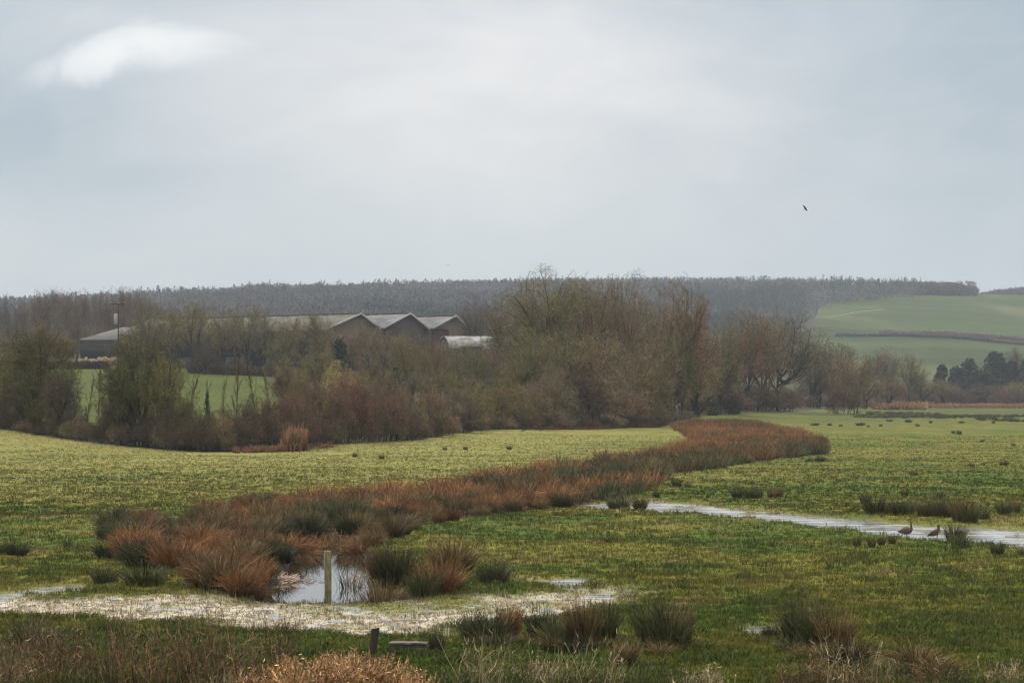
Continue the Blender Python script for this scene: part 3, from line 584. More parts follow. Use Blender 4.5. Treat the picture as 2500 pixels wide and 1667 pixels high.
def trunk0(r, nst, hh, lean, R0, K, wob, up=.1, base=0.):
    a = np.arange(nst) / nst * 6.283 + r.random(nst); P = np.zeros((nst, K, 3)); P[:, 0, 0] = np.cos(a) * base; P[:, 0, 1] = np.sin(a) * base; P[:, 0, 2] = -.3
    ln = np.radians(np.abs(r.normal(lean, lean * .35 + .5, nst))); d = np.c_[np.cos(a) * np.sin(ln), np.sin(a) * np.sin(ln), np.cos(ln)]
    L_ = hh * r.uniform(.75, 1.1, nst)
    for k in range(1, K):
        d = norm(d + r.normal(0, wob, (nst, 3)) + np.array([0, 0, up])); P[:, k] = P[:, k - 1] + d * (L_ / (K - 1))[:, None]
    return P, R0 * np.linspace(1, .42, K)[None] * r.uniform(.75, 1.1, nst)[:, None]
TREES = {}
def bez(a, c, b, K):
    t = np.linspace(0, 1, K)[None, :, None]; return (1 - t) ** 2 * a[:, None] + 2 * t * (1 - t) * c[:, None] + t * t * b[:, None]
#        H   R   zlow  limbs boughs n3 n4 wob  fork  twig
STY = {'ash': (21, 11, .18, 12, 105, 12, 10, .06, .14, .042), 'fan': (14, 7, .12, 9, 60, 10, 10, .05, .10, .036), 'oak': (17, 10, .16, 9, 80, 10, 9, .16, .18, .042),
       'round': (13, 7, .04, 10, 105, 10, 10, .08, .10, .040), 'multi': (12, 6.5, .0, 11, 90, 11, 11, .08, .05, .036), 'shrub': (7, 5.5, -.3, 26, 110, 11, 10, .08, 0, .034)}
def tree_data(style, i):
    k = (style, i)
    if k in TREES: return TREES[k]
    r = np.random.default_rng(1000 + i * 37 + sum(map(ord, style)))
    if style == 'sapling':
        P0, R0 = trunk0(r, 1, 12., 3, .11, 9, .04, .05)
        P1, R1 = spawn(r, P0, R0, 22, .22, .98, .26, 32, .12, 5, .08, .5, .3, .55)
        P2, R2 = spawn(r, P1, R1, 6, .2, 1., .5, 30, .12, 4, .1, .5)
        P3, R3 = spawn(r, P2, R2, 6, .15, 1., .7, 30, .1, 3, .12, .5)
        P4, R4 = spawn(r, P3, R3, 3, .1, 1., .8, 30, .1, 3, .12, .6); tw = .022; H0, RR = 12., 2.2
    else:
        H0, RR, zl, nl, nb, n3, n4, wob, fork, tw = STY[style]
        zc, rz = H0 * (1 + zl) / 2, H0 * (1 - zl) / 2
        def targets(n, q0):
            v = norm(r.normal(size=(n * 3, 3))); v = v[v[:, 2] > (-.35 if style != 'shrub' else -.1)][:n]; q = (q0 + (1 - q0) * r.random(len(v)) ** .6)[:, None]
            lob = .84 + .32 * vn(np.arctan2(v[:, 1], v[:, 0]) * 1.3 + i * 7, v[:, 2] * 2.2, 12)[:, None]     # uneven, lobed outline
            return np.array([0, 0, zc]) + v * q * lob * np.array([RR, RR, rz])
        Tm = targets(nl, .85)
        if style == 'shrub':
            a = np.arctan2(Tm[:, 1], Tm[:, 0]) + r.normal(0, .4, len(Tm)); b_ = RR * .5 * np.sqrt(r.random(len(Tm))); S0 = np.c_[np.cos(a) * b_, np.sin(a) * b_, np.full(len(Tm), -.2)]; P0 = None
        else:
            nst = {'multi': 4, 'round': 2, 'fan': 2}.get(style, 1); P0, R0 = trunk0(r, nst, H0 * (fork + .16), {'multi': 16, 'round': 10, 'fan': 9}.get(style, 3), H0 * .022 / nst ** .4, 6, .05, .05, .35 if nst > 1 else 0)
            st = r.integers(0, nst, len(Tm)); ang = np.arctan2(P0[st, -1, 1] - 0, P0[st, -1, 0]); kk = r.integers(2 if style != 'ash' else 3, 6, len(Tm)); S0 = P0[st, kk]
        d0 = Tm - S0; C0 = S0 + d0 * .45 + np.c_[-d0[:, :2] * .18, np.abs(d0[:, 2]) * .22] + r.normal(0, wob * RR, d0.shape)
        if style == 'oak': C0 = S0 + d0 * .5 + np.c_[d0[:, :2] * .12, -np.abs(d0[:, 2]) * .12] + r.normal(0, wob * RR, d0.shape)
        P1 = bez(S0, C0, Tm, 8); P1[:, 1:-1] += r.normal(0, wob * .5, P1[:, 1:-1].shape) * RR * .35
        R1 = (H0 * .012 if style != 'shrub' else .05) * r.uniform(.7, 1.2, len(Tm))[:, None] * np.linspace(1, .18, 8)[None]
        Tb = targets(nb, .35); un = norm(Tb - S0.mean(0)); ul = norm(Tm - S0.mean(0)); li = np.argmax(un @ ul.T + r.normal(0, .06, (len(Tb), len(Tm))), 1)
        kb = np.clip((r.uniform(.15, .72, len(Tb)) * 7).astype(int), 1, 6); Sb = P1[li, kb]; tan = norm(P1[li, kb + 1] - Sb); ln = np.linalg.norm(Tb - Sb, axis=1)[:, None]
        P2 = bez(Sb, Sb + tan * ln * .45 + r.normal(0, wob * RR * .5, Sb.shape), Tb, 6); P2[:, 1:] += r.normal(0, wob * .25, P2[:, 1:].shape) * RR * .3
        R2 = (R1[li, kb] * .6)[:, None] * np.linspace(1, .25, 6)[None]
        Q = np.concatenate([P1[:, [2, 3, 4, 5, 6, 7]], P2]); RQ = np.concatenate([R1[:, 2:], R2]); ql = np.linalg.norm(np.diff(Q, axis=1), axis=2).sum(1)
        P3, R3 = spawn(r, Q, RQ, n3, .2, 1., .36, 50, .0, 4, .20, .5, .3, .35, lmin=RR * .12)
        P4, R4 = spawn(r, P3, R3, n4, .1, 1., .5, 54, 0, 3, .26, .6, .3, .2, lmin=RR * .07)
        def clampd(P):
            v = (P - np.array([0, 0, zc])) / np.array([RR, RR, rz]); q = np.linalg.norm(v, axis=-1, keepdims=True); lim = .98 + .12 * np.tanh((q - .98) / .35)
            return np.array([0, 0, zc]) + v * np.where((q > .98) & (v[..., 2:] > -.2), lim / np.maximum(q, 1e-6), 1.) * np.array([RR, RR, rz])
        P1, P2, P3, P4 = clampd(P1), clampd(P2), clampd(P3), clampd(P4)
        if P0 is None: P0, R0 = P1[:2], R1[:2]
    allp = P4.reshape(-1, 3); cx, cy = np.median(allp[:, 0]), np.median(allp[:, 1]); top = np.percentile(allp[:, 2], 99.4); rad = np.percentile(np.hypot(allp[:, 0] - cx, allp[:, 1] - cy), 96)
    Vt, Ft = merge([tube(P0, R0, 7), tube(P1, R1, 5), tube(P2, R2, 3)])
    a, fa = ribbon(P3, np.linspace(1.3, .8, P3.shape[1])[None] * tw * np.ones((len(P3), 1)), r); b, fb = ribbon(P4, np.repeat(np.array([[.85, .75, .4]]) * tw, len(P4), 0), r)
    Vc, Fc = merge([(a, fa), (b, fb)])
    S = np.array([1 / rad, 1 / rad, 1 / top])
    lum = np.concatenate([np.repeat(r.lognormal(-.15, .35, len(P3)), P3.shape[1] * 2), np.repeat(r.lognormal(-.05, .42, len(P4)), 6)])
    cl = fbm(Vc[:, 0] * .35 + i * 9, Vc[:, 2] * .35 + Vc[:, 1] * .3, 5, 2); cl = np.clip((cl - .5) * 2.4, -.5, .5)
    cc = lum[:, None] * (np.array([1, 1, 1.]) + cl[:, None] * np.array([-.22, .06, -.15]))
    o1 = mk('trunk', Vt * S, Ft, M_BARK, col=np.ones((len(Vt), 3))); o2 = mk('crown', Vc * S, Fc, M_TWIG, col=cc)
    TREES[k] = (o1.data, o2.data, cx / rad, cy / rad); bpy.data.objects.remove(o1); bpy.data.objects.remove(o2); return TREES[k]
TR = random.Random(33)
PC = {'brown': (.240, .172, .095), 'olive': (.215, .170, .070), 'ochre': (.25, .185, .090), 'purple': (.185, .112, .072), 'grey': (.20, .16, .10), 'rust': (.225, .135, .068), 'dark': (.115, .083, .050), 'dgreen': (.115, .100, .036), 'yellow': (.42, .34, .14), 'mauve': (.19, .145, .115)}
def tree(px, base_py, top_py, hw, d, style, colr, label, name='bare_tree', cat='tree', group=None, z=None, i=None, bark=(.036, .030, .023), ivy=None, sq=1., tx=None):
    hd_ = float(hedge_d(px)) + 3
    if px < 2050 and d < hd_ + 25: d = hd_ + max(0, d - 400) * .18 * (px > 1000) + (0 if d < hd_ else d - hd_) * .5
    x = (px - CX) / F * d; s = F / d
    zb = float(zbase(np.array([x]), np.array([d]))[0]) if z is None else z
    ztop = H + (HY - top_py) / s; Hh = ztop - zb; Rr = hw / s
    me1, me2, cx, cy = tree_data(style, TR.randrange(3) if i is None else i)
    a = TR.uniform(0, 6.28); root = empty(name, (x - (cx * math.cos(a) - cy * math.sin(a)) * Rr, d - (cx * math.sin(a) + cy * math.cos(a)) * Rr * sq, zb - .1), a); root.scale = (Rr, Rr * sq, Hh)
    c = PC[colr]; v = TR.uniform(.88, 1.12); c = tuple(q * v for q in c)
    o1 = bpy.data.objects.new('trunk', me1); o1.color = (*bark, 1); o2 = bpy.data.objects.new('crown', me2); o2.color = (*c, 1)
    for o in (o1, o2): COL.objects.link(o); o.parent = root
    tag(root, label, cat, group); return root
def shrub(px, base_py, top_py, hw, d, colr, label, style='shrub', name='bare_shrub', cat='shrub', group=None, **k):
    return tree(px, base_py, top_py, hw, d, style, colr, label, name, cat, group, bark=k.pop('bark', (.045, .035, .028)), **k)
def leafcloud(r, n, lobes, size):
    """lobes: (x,y,z,rx,ry,rz); leaf clumps spread through the shell of each lobe"""
    Lb = np.array(lobes, float); wgt = Lb[:, 3] * Lb[:, 5]; i = r.choice(len(Lb), n, p=wgt / wgt.sum())
    v = norm(r.normal(size=(n, 3))) * (r.random(n) ** .28)[:, None]; v *= (.86 + .3 * vn(v[:, 0] * 3 + i * 5, v[:, 2] * 3 + v[:, 1] * 2, 3))[:, None]
    c = Lb[i, :3] + v * Lb[i, 3:]
    a = norm(r.normal(size=(n, 3))); b = norm(np.cross(a, r.normal(size=(n, 3)))); s = size * r.uniform(.5, 1.4, n)[:, None]
    V = np.stack([c - a * s, c + b * s * .5, c + a * s, c - b * s * .5], 1).reshape(-1, 3); return V, np.arange(4 * n).reshape(n, 4)
def evergreen(px, base_py, top_py, hw, d, label, colr=(.018, .030, .016), name='evergreen_tree', seed=0, group=None, n=9000, size=.3, conic=False, cat='tree'):
    r = np.random.default_rng(seed + int(px)); d = max(d, float(hedge_d(px)) + 3) if px < 2050 else d; x = (px - CX) / F * d; s = F / d; zb = float(zbase(np.array([x]), np.array([d]))[0]); Hh = H + (HY - top_py) / s - zb; R = hw / s
    lobes = []
    for k in range(15):
        t = r.uniform(.1, .95); rr_ = R * ((1 - t) * .95 + .1 if conic else math.sqrt(max(.1, 1 - (max(t - .5, 0) / .52) ** 2)))
        a = r.uniform(0, 6.28); q = r.uniform(.2, .6); lobes.append((math.cos(a) * rr_ * q, math.sin(a) * rr_ * q, Hh * t * .88, rr_ * .55, rr_ * .55, Hh * .13 + R * .12))
    lobes.append((0, 0, Hh * .87, R * .4, R * .4, Hh * .12))
    V, Fq = leafcloud(r, n, lobes, size); root = empty(name, (x, d, zb))
    o = mk('crown', V, Fq, M_LEAF, root, col=np.repeat(r.lognormal(0, .5, (n, 1)), 4, 0) * np.ones(3)); o.color = (*colr, 1)
    P, Rr = trunk0(r, 1, Hh * .7, 2, max(.12, R * .07), 5, .03); Vt, Ft = tube(P, Rr, 7); t = mk('trunk', Vt, Ft, M_BARK, root, col=np.ones((len(Vt), 3))); t.color = (.05, .04, .03, 1)
    tag(root, label, cat, group); return root

# --- left of the view
tree(92, 0, 788, 100, 262, 'multi', 'dgreen', 'dense many stemmed tree at the left edge of the hedge', i=0, sq=.7)
tree(10, 0, 835, 84, 275, 'multi', 'olive', 'smaller bushy tree cut by the left edge', i=1)
tree(150, 0, 900, 50, 258, 'multi', 'dark', 'low dark tree against the right side of the edge tree', i=2)
tree(55, 0, 905, 66, 258, 'round', 'dark', 'dark bushy tree at the foot of the left edge tree', i=2)
tree(342, 0, 808, 112, 258, 'multi', 'dgreen', 'broad tree with a forked leaning trunk before the green field', i=1, sq=.7)
tree(400, 0, 868, 74, 262, 'multi', 'olive', 'twiggy tree on the right shoulder of the forked tree', i=2)
tree(300, 0, 880, 60, 262, 'multi', 'dark', 'dark twiggy tree on the left shoulder of the forked tree', i=0)
tree(420, 0, 985, 60, 258, 'round', 'dark', 'low dark tree right of the forked trunk', i=0)
tree(345, 0, 1010, 22, 256, 'oak', 'dark', 'bare crooked sapling under the forked tree', i=0)
for a, tp, hw, lab in [(222, 905, 14, 'thin bare stem left of the forked tree'), (244, 900, 18, 'leaning thin stem beside the forked tree'), (268, 940, 16, 'short thin stem at the foot of the forked tree'), (436, 880, 18, 'thin dark stem right of the forked tree'), (470, 900, 20, 'bushy thin stem before the green field'), (508, 925, 14, 'ivy clad thin trunk before the green field'), (546, 900, 14, 'slender sapling on the left in the gap before the barn'), (580, 840, 22, 'tall slender sapling in front of the long barn'), (612, 850, 22, 'second tall slender sapling in front of the long barn'), (652, 880, 18, 'slender sapling above the dark thicket')]:
    tree(a, 0, tp, hw, 266 + (a % 7), 'sapling', 'brown' if a > 540 else 'dark', lab, name='sapling', cat='sapling')
evergreen(506, 0, 955, 11, 262, 'dark ivy column around a thin trunk', (.03, .032, .018), 'ivy_column', n=900, size=.12, cat='ivy')
# front bramble hedge and thicket
S = 'low tangled bramble hedge along the left foot of the trees'
for i in range(16):
    px = -40 + i * 38; shrub(px, 0, 1020 + 12 * math.sin(i * 2.1) - (i > 12) * 10, 48, float(hedge_d(px)) + 3, 'dark' if i % 3 else 'brown', 'low dark bramble shrub in the bank along the left hedge foot', group='low bramble shrubs along the left hedge foot', i=i % 3)
for a, tp, hw, c, lab in [(20, 975, 50, 'dark', 'dark bush under the tree cut by the left edge'), (108, 960, 56, 'dgreen', 'greenish bush at the foot of the left edge tree'), (180, 990, 36, 'dark', 'dark bush at the left of the field gap'), (285, 965, 46, 'dgreen', 'greenish bush left of the forked trunk'), (372, 990, 40, 'dark', 'dark bush right of the forked trunk'), (452, 985, 40, 'dgreen', 'greenish bush at the right of the forked tree')]:
    shrub(a, 0, tp, hw, float(hedge_d(a)) + 5, c, lab)
TH = [(470, 1028, 50, 'dark', 'dark shrub starting the thick hedge right of the bramble bank'), (540, 1000, 60, 'dark', 'dark shrub on the left slope of the thicket'), (610, 972, 66, 'dark', 'dense blackish shrub under the field gap'), (668, 960, 62, 'purple', 'dark purple shrub behind the buff reed clump'), (735, 955, 70, 'purple', 'purple brown shrub beside the buff reed clump'), (790, 925, 68, 'purple', 'purple shrub leaning on the highest dome of the thicket'), (862, 908, 84, 'purple', 'highest domed purple shrub of the thicket'), (935, 935, 66, 'purple', 'purplish shrub on the right flank of the highest dome'), (992, 950, 62, 'brown', 'brown shrub right of the thicket dome'),
      (1052, 942, 64, 'brown', 'fawn shrub in the centre left of the thicket'), (1112, 948, 62, 'grey', 'greyish shrub in the middle of the thicket'), (1170, 935, 66, 'olive', 'olive shrub in the middle of the thicket'), (1232, 932, 66, 'olive', 'straw tipped shrub in the middle of the thicket'), (1290, 940, 60, 'brown', 'brown shrub under the tall fan shaped trees'), (1350, 918, 74, 'brown', 'rounded brown shrub with a dark core under the tall trees'), (1425, 905, 86, 'dark', 'big dark cored dome shrub below the tall trees'), (1500, 925, 80, 'brown', 'brown dome shrub beside the dark cored one'), (1565, 960, 60, 'brown', 'sloping shrub at the right end of the thicket'), (1612, 985, 50, 'grey', 'grey arching bramble mound near the start of the rushes'), (1655, 1000, 46, 'grey', 'low grey bramble mound by the far rushes')]
for i, (px, tp, hw, c, lab) in enumerate(TH):
    shrub(px, 0, tp, hw * 1.22, float(hedge_d(px)) + 7 + (i % 3) * 2, c, lab, i=i % 3, sq=.6)
for i in range(36):
    px = 440 + i * 34 + TR.uniform(-8, 8); shrub(px, 0, 1012 - 10 * math.sin(i) - px * .004 + (px < 560) * 30 + (px > 1500) * 15, 46, float(hedge_d(px)) + 3, ['dark', 'purple', 'dark', 'brown'][i % 4], 'low dark undergrowth shrub along the foot of the main thicket', group='undergrowth shrubs at the foot of the main thicket', i=i % 3)
shrub(832, 0, 885, 62, 310, 'yellow', 'straw yellow leafy shrub behind the purple dome', i=0)
shrub(742, 0, 905, 55, 300, 'olive', 'olive brown shrub left of the straw yellow one', i=1)
shrub(700, 0, 868, 58, 330, 'brown', 'brown shrub before the long barn wall', i=2, style='round')
shrub(1340, 0, 1010, 60, 352, 'purple', 'purple bramble mound with fallen branches at the field edge', i=0)
# barn front trees (d about 560-620)
for a, tp, hw, st, c, lab in [(368, 742, 62, 'fan', 'brown', 'fan shaped tree before the left end of the long barn'), (430, 738, 50, 'fan', 'olive', 'thin tree over the left part of the long barn roof'), (480, 728, 60, 'fan', 'olive', 'tallest olive tree over the long barn roof'), (545, 745, 46, 'fan', 'brown', 'thin tree in the row before the long barn'), (598, 738, 52, 'fan', 'olive', 'fan shaped tree in the middle of the row before the long barn'), (640, 755, 36, 'fan', 'grey', 'sparse grey tree in the row before the long barn'), (705, 765, 40, 'fan', 'brown', 'small tree low on the long barn roof'), (770, 752, 46, 'fan', 'olive', 'tree before the right end of the long barn roof'), (318, 800, 40, 'round', 'brown', 'round brown tree by the utility pole'),
                              (820, 792, 45, 'fan', 'brown', 'tree in front of the first brown gable'), (905, 782, 48, 'fan', 'brown', 'tree between the first and second gables'), (958, 820, 40, 'round', 'olive', 'low tree under the second gable')]:
    tree(a, 0, tp, hw, 560 + (a * 7) % 40, st, c, lab)
for a, tp, hw, st, c, lab in [(852, 806, 46, 'round', 'brown', 'brown twiggy tree masking the foot of the first gable'), (930, 806, 44, 'fan', 'brown', 'tree masking the valley between the first two gables'), (985, 816, 40, 'round', 'brown', 'brown tree low under the second gable peak'), (1040, 822, 40, 'fan', 'rust', 'reddish thin tree before the third gable'), (1085, 836, 36, 'round', 'brown', 'brown tree at the left end of the curved roof'), (1150, 838, 44, 'round', 'olive', 'olive tree masking the wall of the curved roofed shed'), (1205, 826, 46, 'round', 'brown', 'brown tree over the right end of the curved roof'), (690, 800, 50, 'round', 'olive', 'olive tree before the open side of the long barn'), (500, 838, 40, 'round', 'dark', 'dark low tree before the open side of the long barn')]:
    tree(a, 0, tp, hw, 548 + (a * 7) % 20, st, c, lab)
tree(1003, 0, 806, 56, 430, 'oak', 'olive', 'single trunk tree standing under the second gable', i=1)
tree(1112, 0, 846, 38, 420, 'oak', 'olive', 'single trunk tree before the curved pale roof', i=2)
tree(1058, 0, 856, 36, 440, 'round', 'rust', 'reddish brown tree under the third gable')
tree(1175, 0, 862, 44, 425, 'round', 'olive', 'tree before the right end of the curved pale roof')
tree(905, 0, 868, 46, 400, 'round', 'brown', 'brown tree behind the purple dome shrub')
tree(770, 0, 840, 50, 420, 'round', 'olive', 'olive tree below the first gable')
evergreen(828, 0, 822, 24, 520, 'dark ivy covered tree before the first gable', (.03, .04, .022), seed=3, n=3500, size=.25)
evergreen(965, 0, 895, 24, 400, 'dark green bush behind the thicket dome', (.03, .04, .02), 'evergreen_bush', seed=4, n=2200, size=.2, cat='bush')
# low scrub filling behind the thicket
for i in range(22):
    px = 880 + i * 36; shrub(px, 0, 905 - 6 * math.sin(i * 1.7) - (px > 1250) * 20, 48, 385 + (i * 37) % 60, ['olive', 'brown', 'ochre', 'brown', 'grey'][i % 5], 'fawn brown scrub bush behind the main thicket', group='scrub bushes behind the main thicket', style='round' if i % 2 else 'shrub')
# tall central trees
BT = [(1165, 728, 50, 620, 'ash', 'mauve', 'sparse pale purple tree far left of the tall group'), (1226, 775, 30, 615, 'ash', 'grey', 'thin grey tree between barns and the tall group'), (1258, 712, 74, 480, 'ash', 'brown', 'left hand tall tree of the central group'), (1345, 664, 118, 440, 'ash', 'olive', 'tallest fan shaped tree of the central group'), (1400, 690, 70, 460, 'ash', 'grey', 'greyish tall tree right of the tallest fan'), (1452, 684, 84, 450, 'ash', 'brown', 'tall tree in the middle of the central group'), (1500, 690, 66, 470, 'ash', 'brown', 'thin brown tall tree left of the rounded pair'), (1556, 672, 88, 440, 'oak', 'brown', 'tall brown tree with a ragged top'), (1600, 730, 62, 450, 'round', 'brown', 'tree filling the dip beside the rounded russet tree'), (1662, 696, 84, 440, 'round', 'rust', 'rounded russet topped tree right of the ragged one'), (1700, 770, 70, 430, 'round', 'brown', 'brown tree on the right shoulder of the russet one'), (1750, 790, 60, 430, 'round', 'olive', 'olive tree sloping down to the gap'),
      (1300, 800, 80, 420, 'round', 'ochre', 'ochre twigged tree in front of the tall left trees'), (1278, 838, 58, 400, 'round', 'olive', 'olive tree right of the curved roof'), (1380, 822, 84, 400, 'round', 'olive', 'wide olive tree below the tallest fan'), (1450, 812, 80, 400, 'round', 'ochre', 'tawny tree in the middle ground below the tall group'), (1528, 850, 78, 400, 'round', 'ochre', 'tawny tree sloping to the right below the group'), (1590, 800, 64, 420, 'round', 'brown', 'dark brown tree below the ragged one'), (1640, 810, 66, 415, 'multi', 'dgreen', 'dark ivy tinged tree under the russet tree'), (1690, 866, 72, 405, 'multi', 'olive', 'low olive tree near the start of the rushes'), (1760, 860, 60, 430, 'round', 'brown', 'brown tree at the foot of the gap'), (1780, 940, 44, 410, 'shrub', 'dark', 'dark shrub left of the old oak'),
      (1822, 760, 70, 560, 'round', 'rust', 'reddish tree left of the old oak'), (1868, 775, 66, 520, 'round', 'brown', 'brown tree merging with the old oak'), (1925, 762, 122, 400, 'oak', 'grey', 'old oak with a dark trunk and gnarled limbs'), (1990, 815, 60, 530, 'round', 'brown', 'brown tree right of the old oak'), (2040, 836, 62, 590, 'round', 'rust', 'rust coloured tree stepping down at the right'), (2086, 868, 56, 620, 'round', 'brown', 'low brown tree stepping down at the right'), (2000, 905, 60, 540, 'multi', 'dark', 'dark shrubby tree under the old oak'), (1850, 930, 50, 520, 'shrub', 'dark', 'dark shrub at the foot of the old oak'), (1900, 940, 60, 515, 'shrub', 'brown', 'brown shrub behind the oak trunk'), (2060, 930, 50, 600, 'shrub', 'purple', 'purple shrub at the far meadow edge')]
for i, (px, tp, hw, d, st, c, lab) in enumerate(BT):
    (shrub if st == 'shrub' else tree)(px, 0, tp, hw * (1.1 if st in ('ash', 'round') else 1.), d, *( (c, lab) if st == 'shrub' else (st, c, lab) ), **({'bark': (.03, .024, .02)} if 'oak with' in lab else {}))
evergreen(1412, 0, 778, 14, 430, 'dark ivy clump high on a trunk of the tall group', (.03, .04, .022), 'ivy_covered_tree', seed=8, n=2500, size=.2)
for px, tp, hw, lab in [(1632, 985, 22, 'dark evergreen bush at the left foot of the low olive tree'), (1740, 968, 26, 'dark evergreen bush right of the low olive tree'), (1800, 972, 28, 'dark evergreen bush near the old oak')]:
    evergreen(px, 0, tp, hw, 400 + (px > 1700) * 40, lab, (.05, .06, .034), 'evergreen_bush', n=1800, size=.22, cat='bush')
for i in range(16):
    px = 1690 + i * 29; shrub(px, 0, 966 - 8 * math.sin(i * 2.3), 42, float(hedge_d(px)) + 8, ['dark', 'purple', 'brown'][i % 3], 'low dark shrub along the far edge of the right meadow', group='low shrubs along the far right meadow edge')
# right, a kilometre off
RT = [(2140, 856, 44, 850, 'ash', 'grey', 'sparse tall tree before the lower hill field'), (2165, 850, 34, 880, 'ash', 'brown', 'pair tree beside the sparse tall one on the right'), (2220, 858, 50, 900, 'oak', 'olive', 'spreading bare tree before the lower hill field'), (2110, 905, 50, 760, 'round', 'brown', 'rounded brown tree at the end of the near wood'), (2175, 920, 50, 800, 'round', 'rust', 'rusty domed tree left of the dark evergreens'), (2250, 915, 44, 900, 'round', 'olive', 'olive domed tree against the dark evergreens'), (2300, 925, 44, 940, 'round', 'brown', 'brown domed tree before the dark evergreens'), (2400, 935, 50, 960, 'round', 'dark', 'dull domed tree under the tallest evergreen'), (2470, 930, 44, 970, 'round', 'brown', 'dull brown tree near the right edge'), (2480, 848, 40, 1150, 'ash', 'grey', 'faint bare tree behind the evergreens at the right edge'), (2540, 900, 60, 1000, 'round', 'dark', 'dark tree cut by the right edge')]
for px, tp, hw, d, st, c, lab in RT: tree(px, 0, tp, hw, d, st, c, lab)
for i in range(17):
    px = 2110 + i * 28; shrub(px, 0, 948 - 7 * math.sin(i * 1.9), 36, 940 + (i * 13) % 50, ['purple', 'dark', 'grey', 'brown'][i % 4], 'dull purple shrub at the far side of the right meadow', group='dull shrubs beyond the buff reeds')
for px, tp, hw, lab in [(2300, 888, 24, 'low dark evergreen leftmost of the far right group'), (2335, 894, 26, 'dark evergreen between the low and the round one'), (2368, 872, 32, 'round dark evergreen left of the tallest'), (2432, 856, 44, 'tallest dark evergreen with a broad crown'), (2468, 880, 26, 'dark evergreen on the right shoulder of the tallest'), (2508, 872, 34, 'dark evergreen cut by the right edge'), (2400, 905, 36, 'low dark evergreen in front of the tallest')]:
    evergreen(px, 0, tp, hw, 1040 + int(px) % 40, lab, (.022, .036, .022), n=7000, size=.55)
# left wood behind the farm
for i in range(23):
    px = [14, 48, 78, 104, 128, 150, 172, 200, 226, 252, 280, 304, 326, 348, 372, 396, 36, 90, 140, 190, 240, 290, 330][i]
    tp = [722, 738, 728, 712, 708, 712, 716, 712, 718, 716, 708, 702, 706, 716, 728, 742, 765, 762, 750, 756, 752, 755, 762][i]
    if i < 16: lab = ['tall narrow dark tree at the left edge skyline', 'feathery skyline tree next to the tall narrow one', 'rounded skyline tree at the far left', 'upright skyline tree at the left', 'highest twiggy tree on the left skyline', 'skyline tree with a broad top at left', 'skyline tree above the small left tree clump', 'skyline tree left of the shed roof', 'skyline tree above the shed roof', 'skyline tree left of the utility pole', 'skyline tree directly behind the utility pole', 'tallest skyline tree right of the utility pole', 'skyline tree beside the tallest right of the pole', 'skyline tree where the far hill begins', 'low skyline tree in front of the far hill', 'last tree of the left wood before the far hill'][i]
    else: lab = 'purplish bare tree in the left wood below the skyline'
    tree(px, 0, tp, 26 if i else 16, 820 + (i * 53) % 110 - (60 if i > 15 else 0), 'ash' if i % 3 else 'round', ['mauve', 'purple', 'grey', 'purple'][i % 4], lab, group=None if i < 16 else 'trees in the left wood below the skyline')
for i in range(14):
    px = 8 + i * 26; tree(px, 0, 800 + 12 * math.sin(i * 1.3), 28, 740 + (i * 31) % 60, 'round', ['brown', 'purple', 'grey'][i % 3], 'brownish bare tree low in the left wood', group='low trees of the left wood')
shrub(150, 0, 812, 42, 560, 'rust', 'round reddish bush above the green field at left', style='round')
shrub(85, 0, 808, 48, 540, 'dgreen', 'green brown bush above the green field at left', style='round')
shrub(40, 0, 850, 48, 530, 'brown', 'brown bush above the green field near the left edge', style='round')

# far hill woods and hedges: one mass each
def farwood(name, pts, hts, wds, con, cols, label, n=46, seed=1):
    r = np.random.default_rng(seed); m = len(pts); i = np.repeat(np.arange(m), n); M_ = len(i)
    t = r.random(M_) ** .8; prof = np.where(con[i] > .5, (1 - t) * .9 + .05, np.sqrt(np.maximum(1 - (np.abs(t - .55) / .5) ** 2, .04)))
    a = r.uniform(0, 6.28, M_); q = np.sqrt(r.random(M_)) * wds[i] * prof
    c = pts[i] + np.c_[np.cos(a) * q, np.sin(a) * q, t * hts[i]]
    s = (wds[i] * .26 * r.uniform(.5, 1.3, M_))[:, None]; dn = norm(np.c_[np.cos(a) * .5, np.sin(a) * .5, np.ones(M_)] + r.normal(0, .35, (M_, 3))); sd_ = norm(np.cross(dn, r.normal(size=(M_, 3))))
    V = np.stack([c - sd_ * s * .45, c + sd_ * s * .45, c + dn * s * 1.8], 1).reshape(-1, 3)
    cc = np.repeat(cols[i] * r.uniform(.9, 1.12, (M_, 1)), 3, 0)
    o = mk(name, V, np.arange(3 * M_).reshape(M_, 3), M_WOOD, col=cc); tag(o, label, None, None, 'stuff'); return o
r = np.random.default_rng(77)
m = 15000; px = r.uniform(-120, 2385, m); d = r.uniform(1350, 2640, m); x = (px - CX) / F * d; z = zbase(x, d); pyg = HY - (z - H) / d * F
bnd = np.interp(px, [1880, 1995, 2010, 2110, 2230, 2380], [900, 760, 747, 736, 726, 713])
k = (px < 1900) | (pyg < bnd); px, d, x, z = px[k], d[k], x[k], z[k]; m = len(px)
con = (fbm(x * .012, d * .006, 70, 2) + (px > 1700) * .1 + r.uniform(-.15, .15, m) > .60).astype(float)
hts = np.where(con > 0, r.uniform(11, 17, m), r.uniform(9, 14.5, m)) * np.where(px > 2250, .85, 1); wds = np.where(con > 0, r.uniform(3, 4.5, m), r.uniform(4, 6.5, m))
cols = np.where(con[:, None] > 0, np.array([.12, .14, .13]), np.array([.205, .18, .19]))
hts = hts * (.72 + .56 * fbm(x * .02, d * .02, 73, 2)) ; cols = cols * (.7 + .6 * fbm(x * .009, d * .003, 74, 3))[:, None]; mixn = fbm(x * .006, d * .004, 71, 3); cols = cols * (1 - .6 * np.clip(mixn - .45, 0, 1)[:, None] * 2) + np.array([.05, .08, .055]) * np.clip(mixn - .5, 0, 1)[:, None]
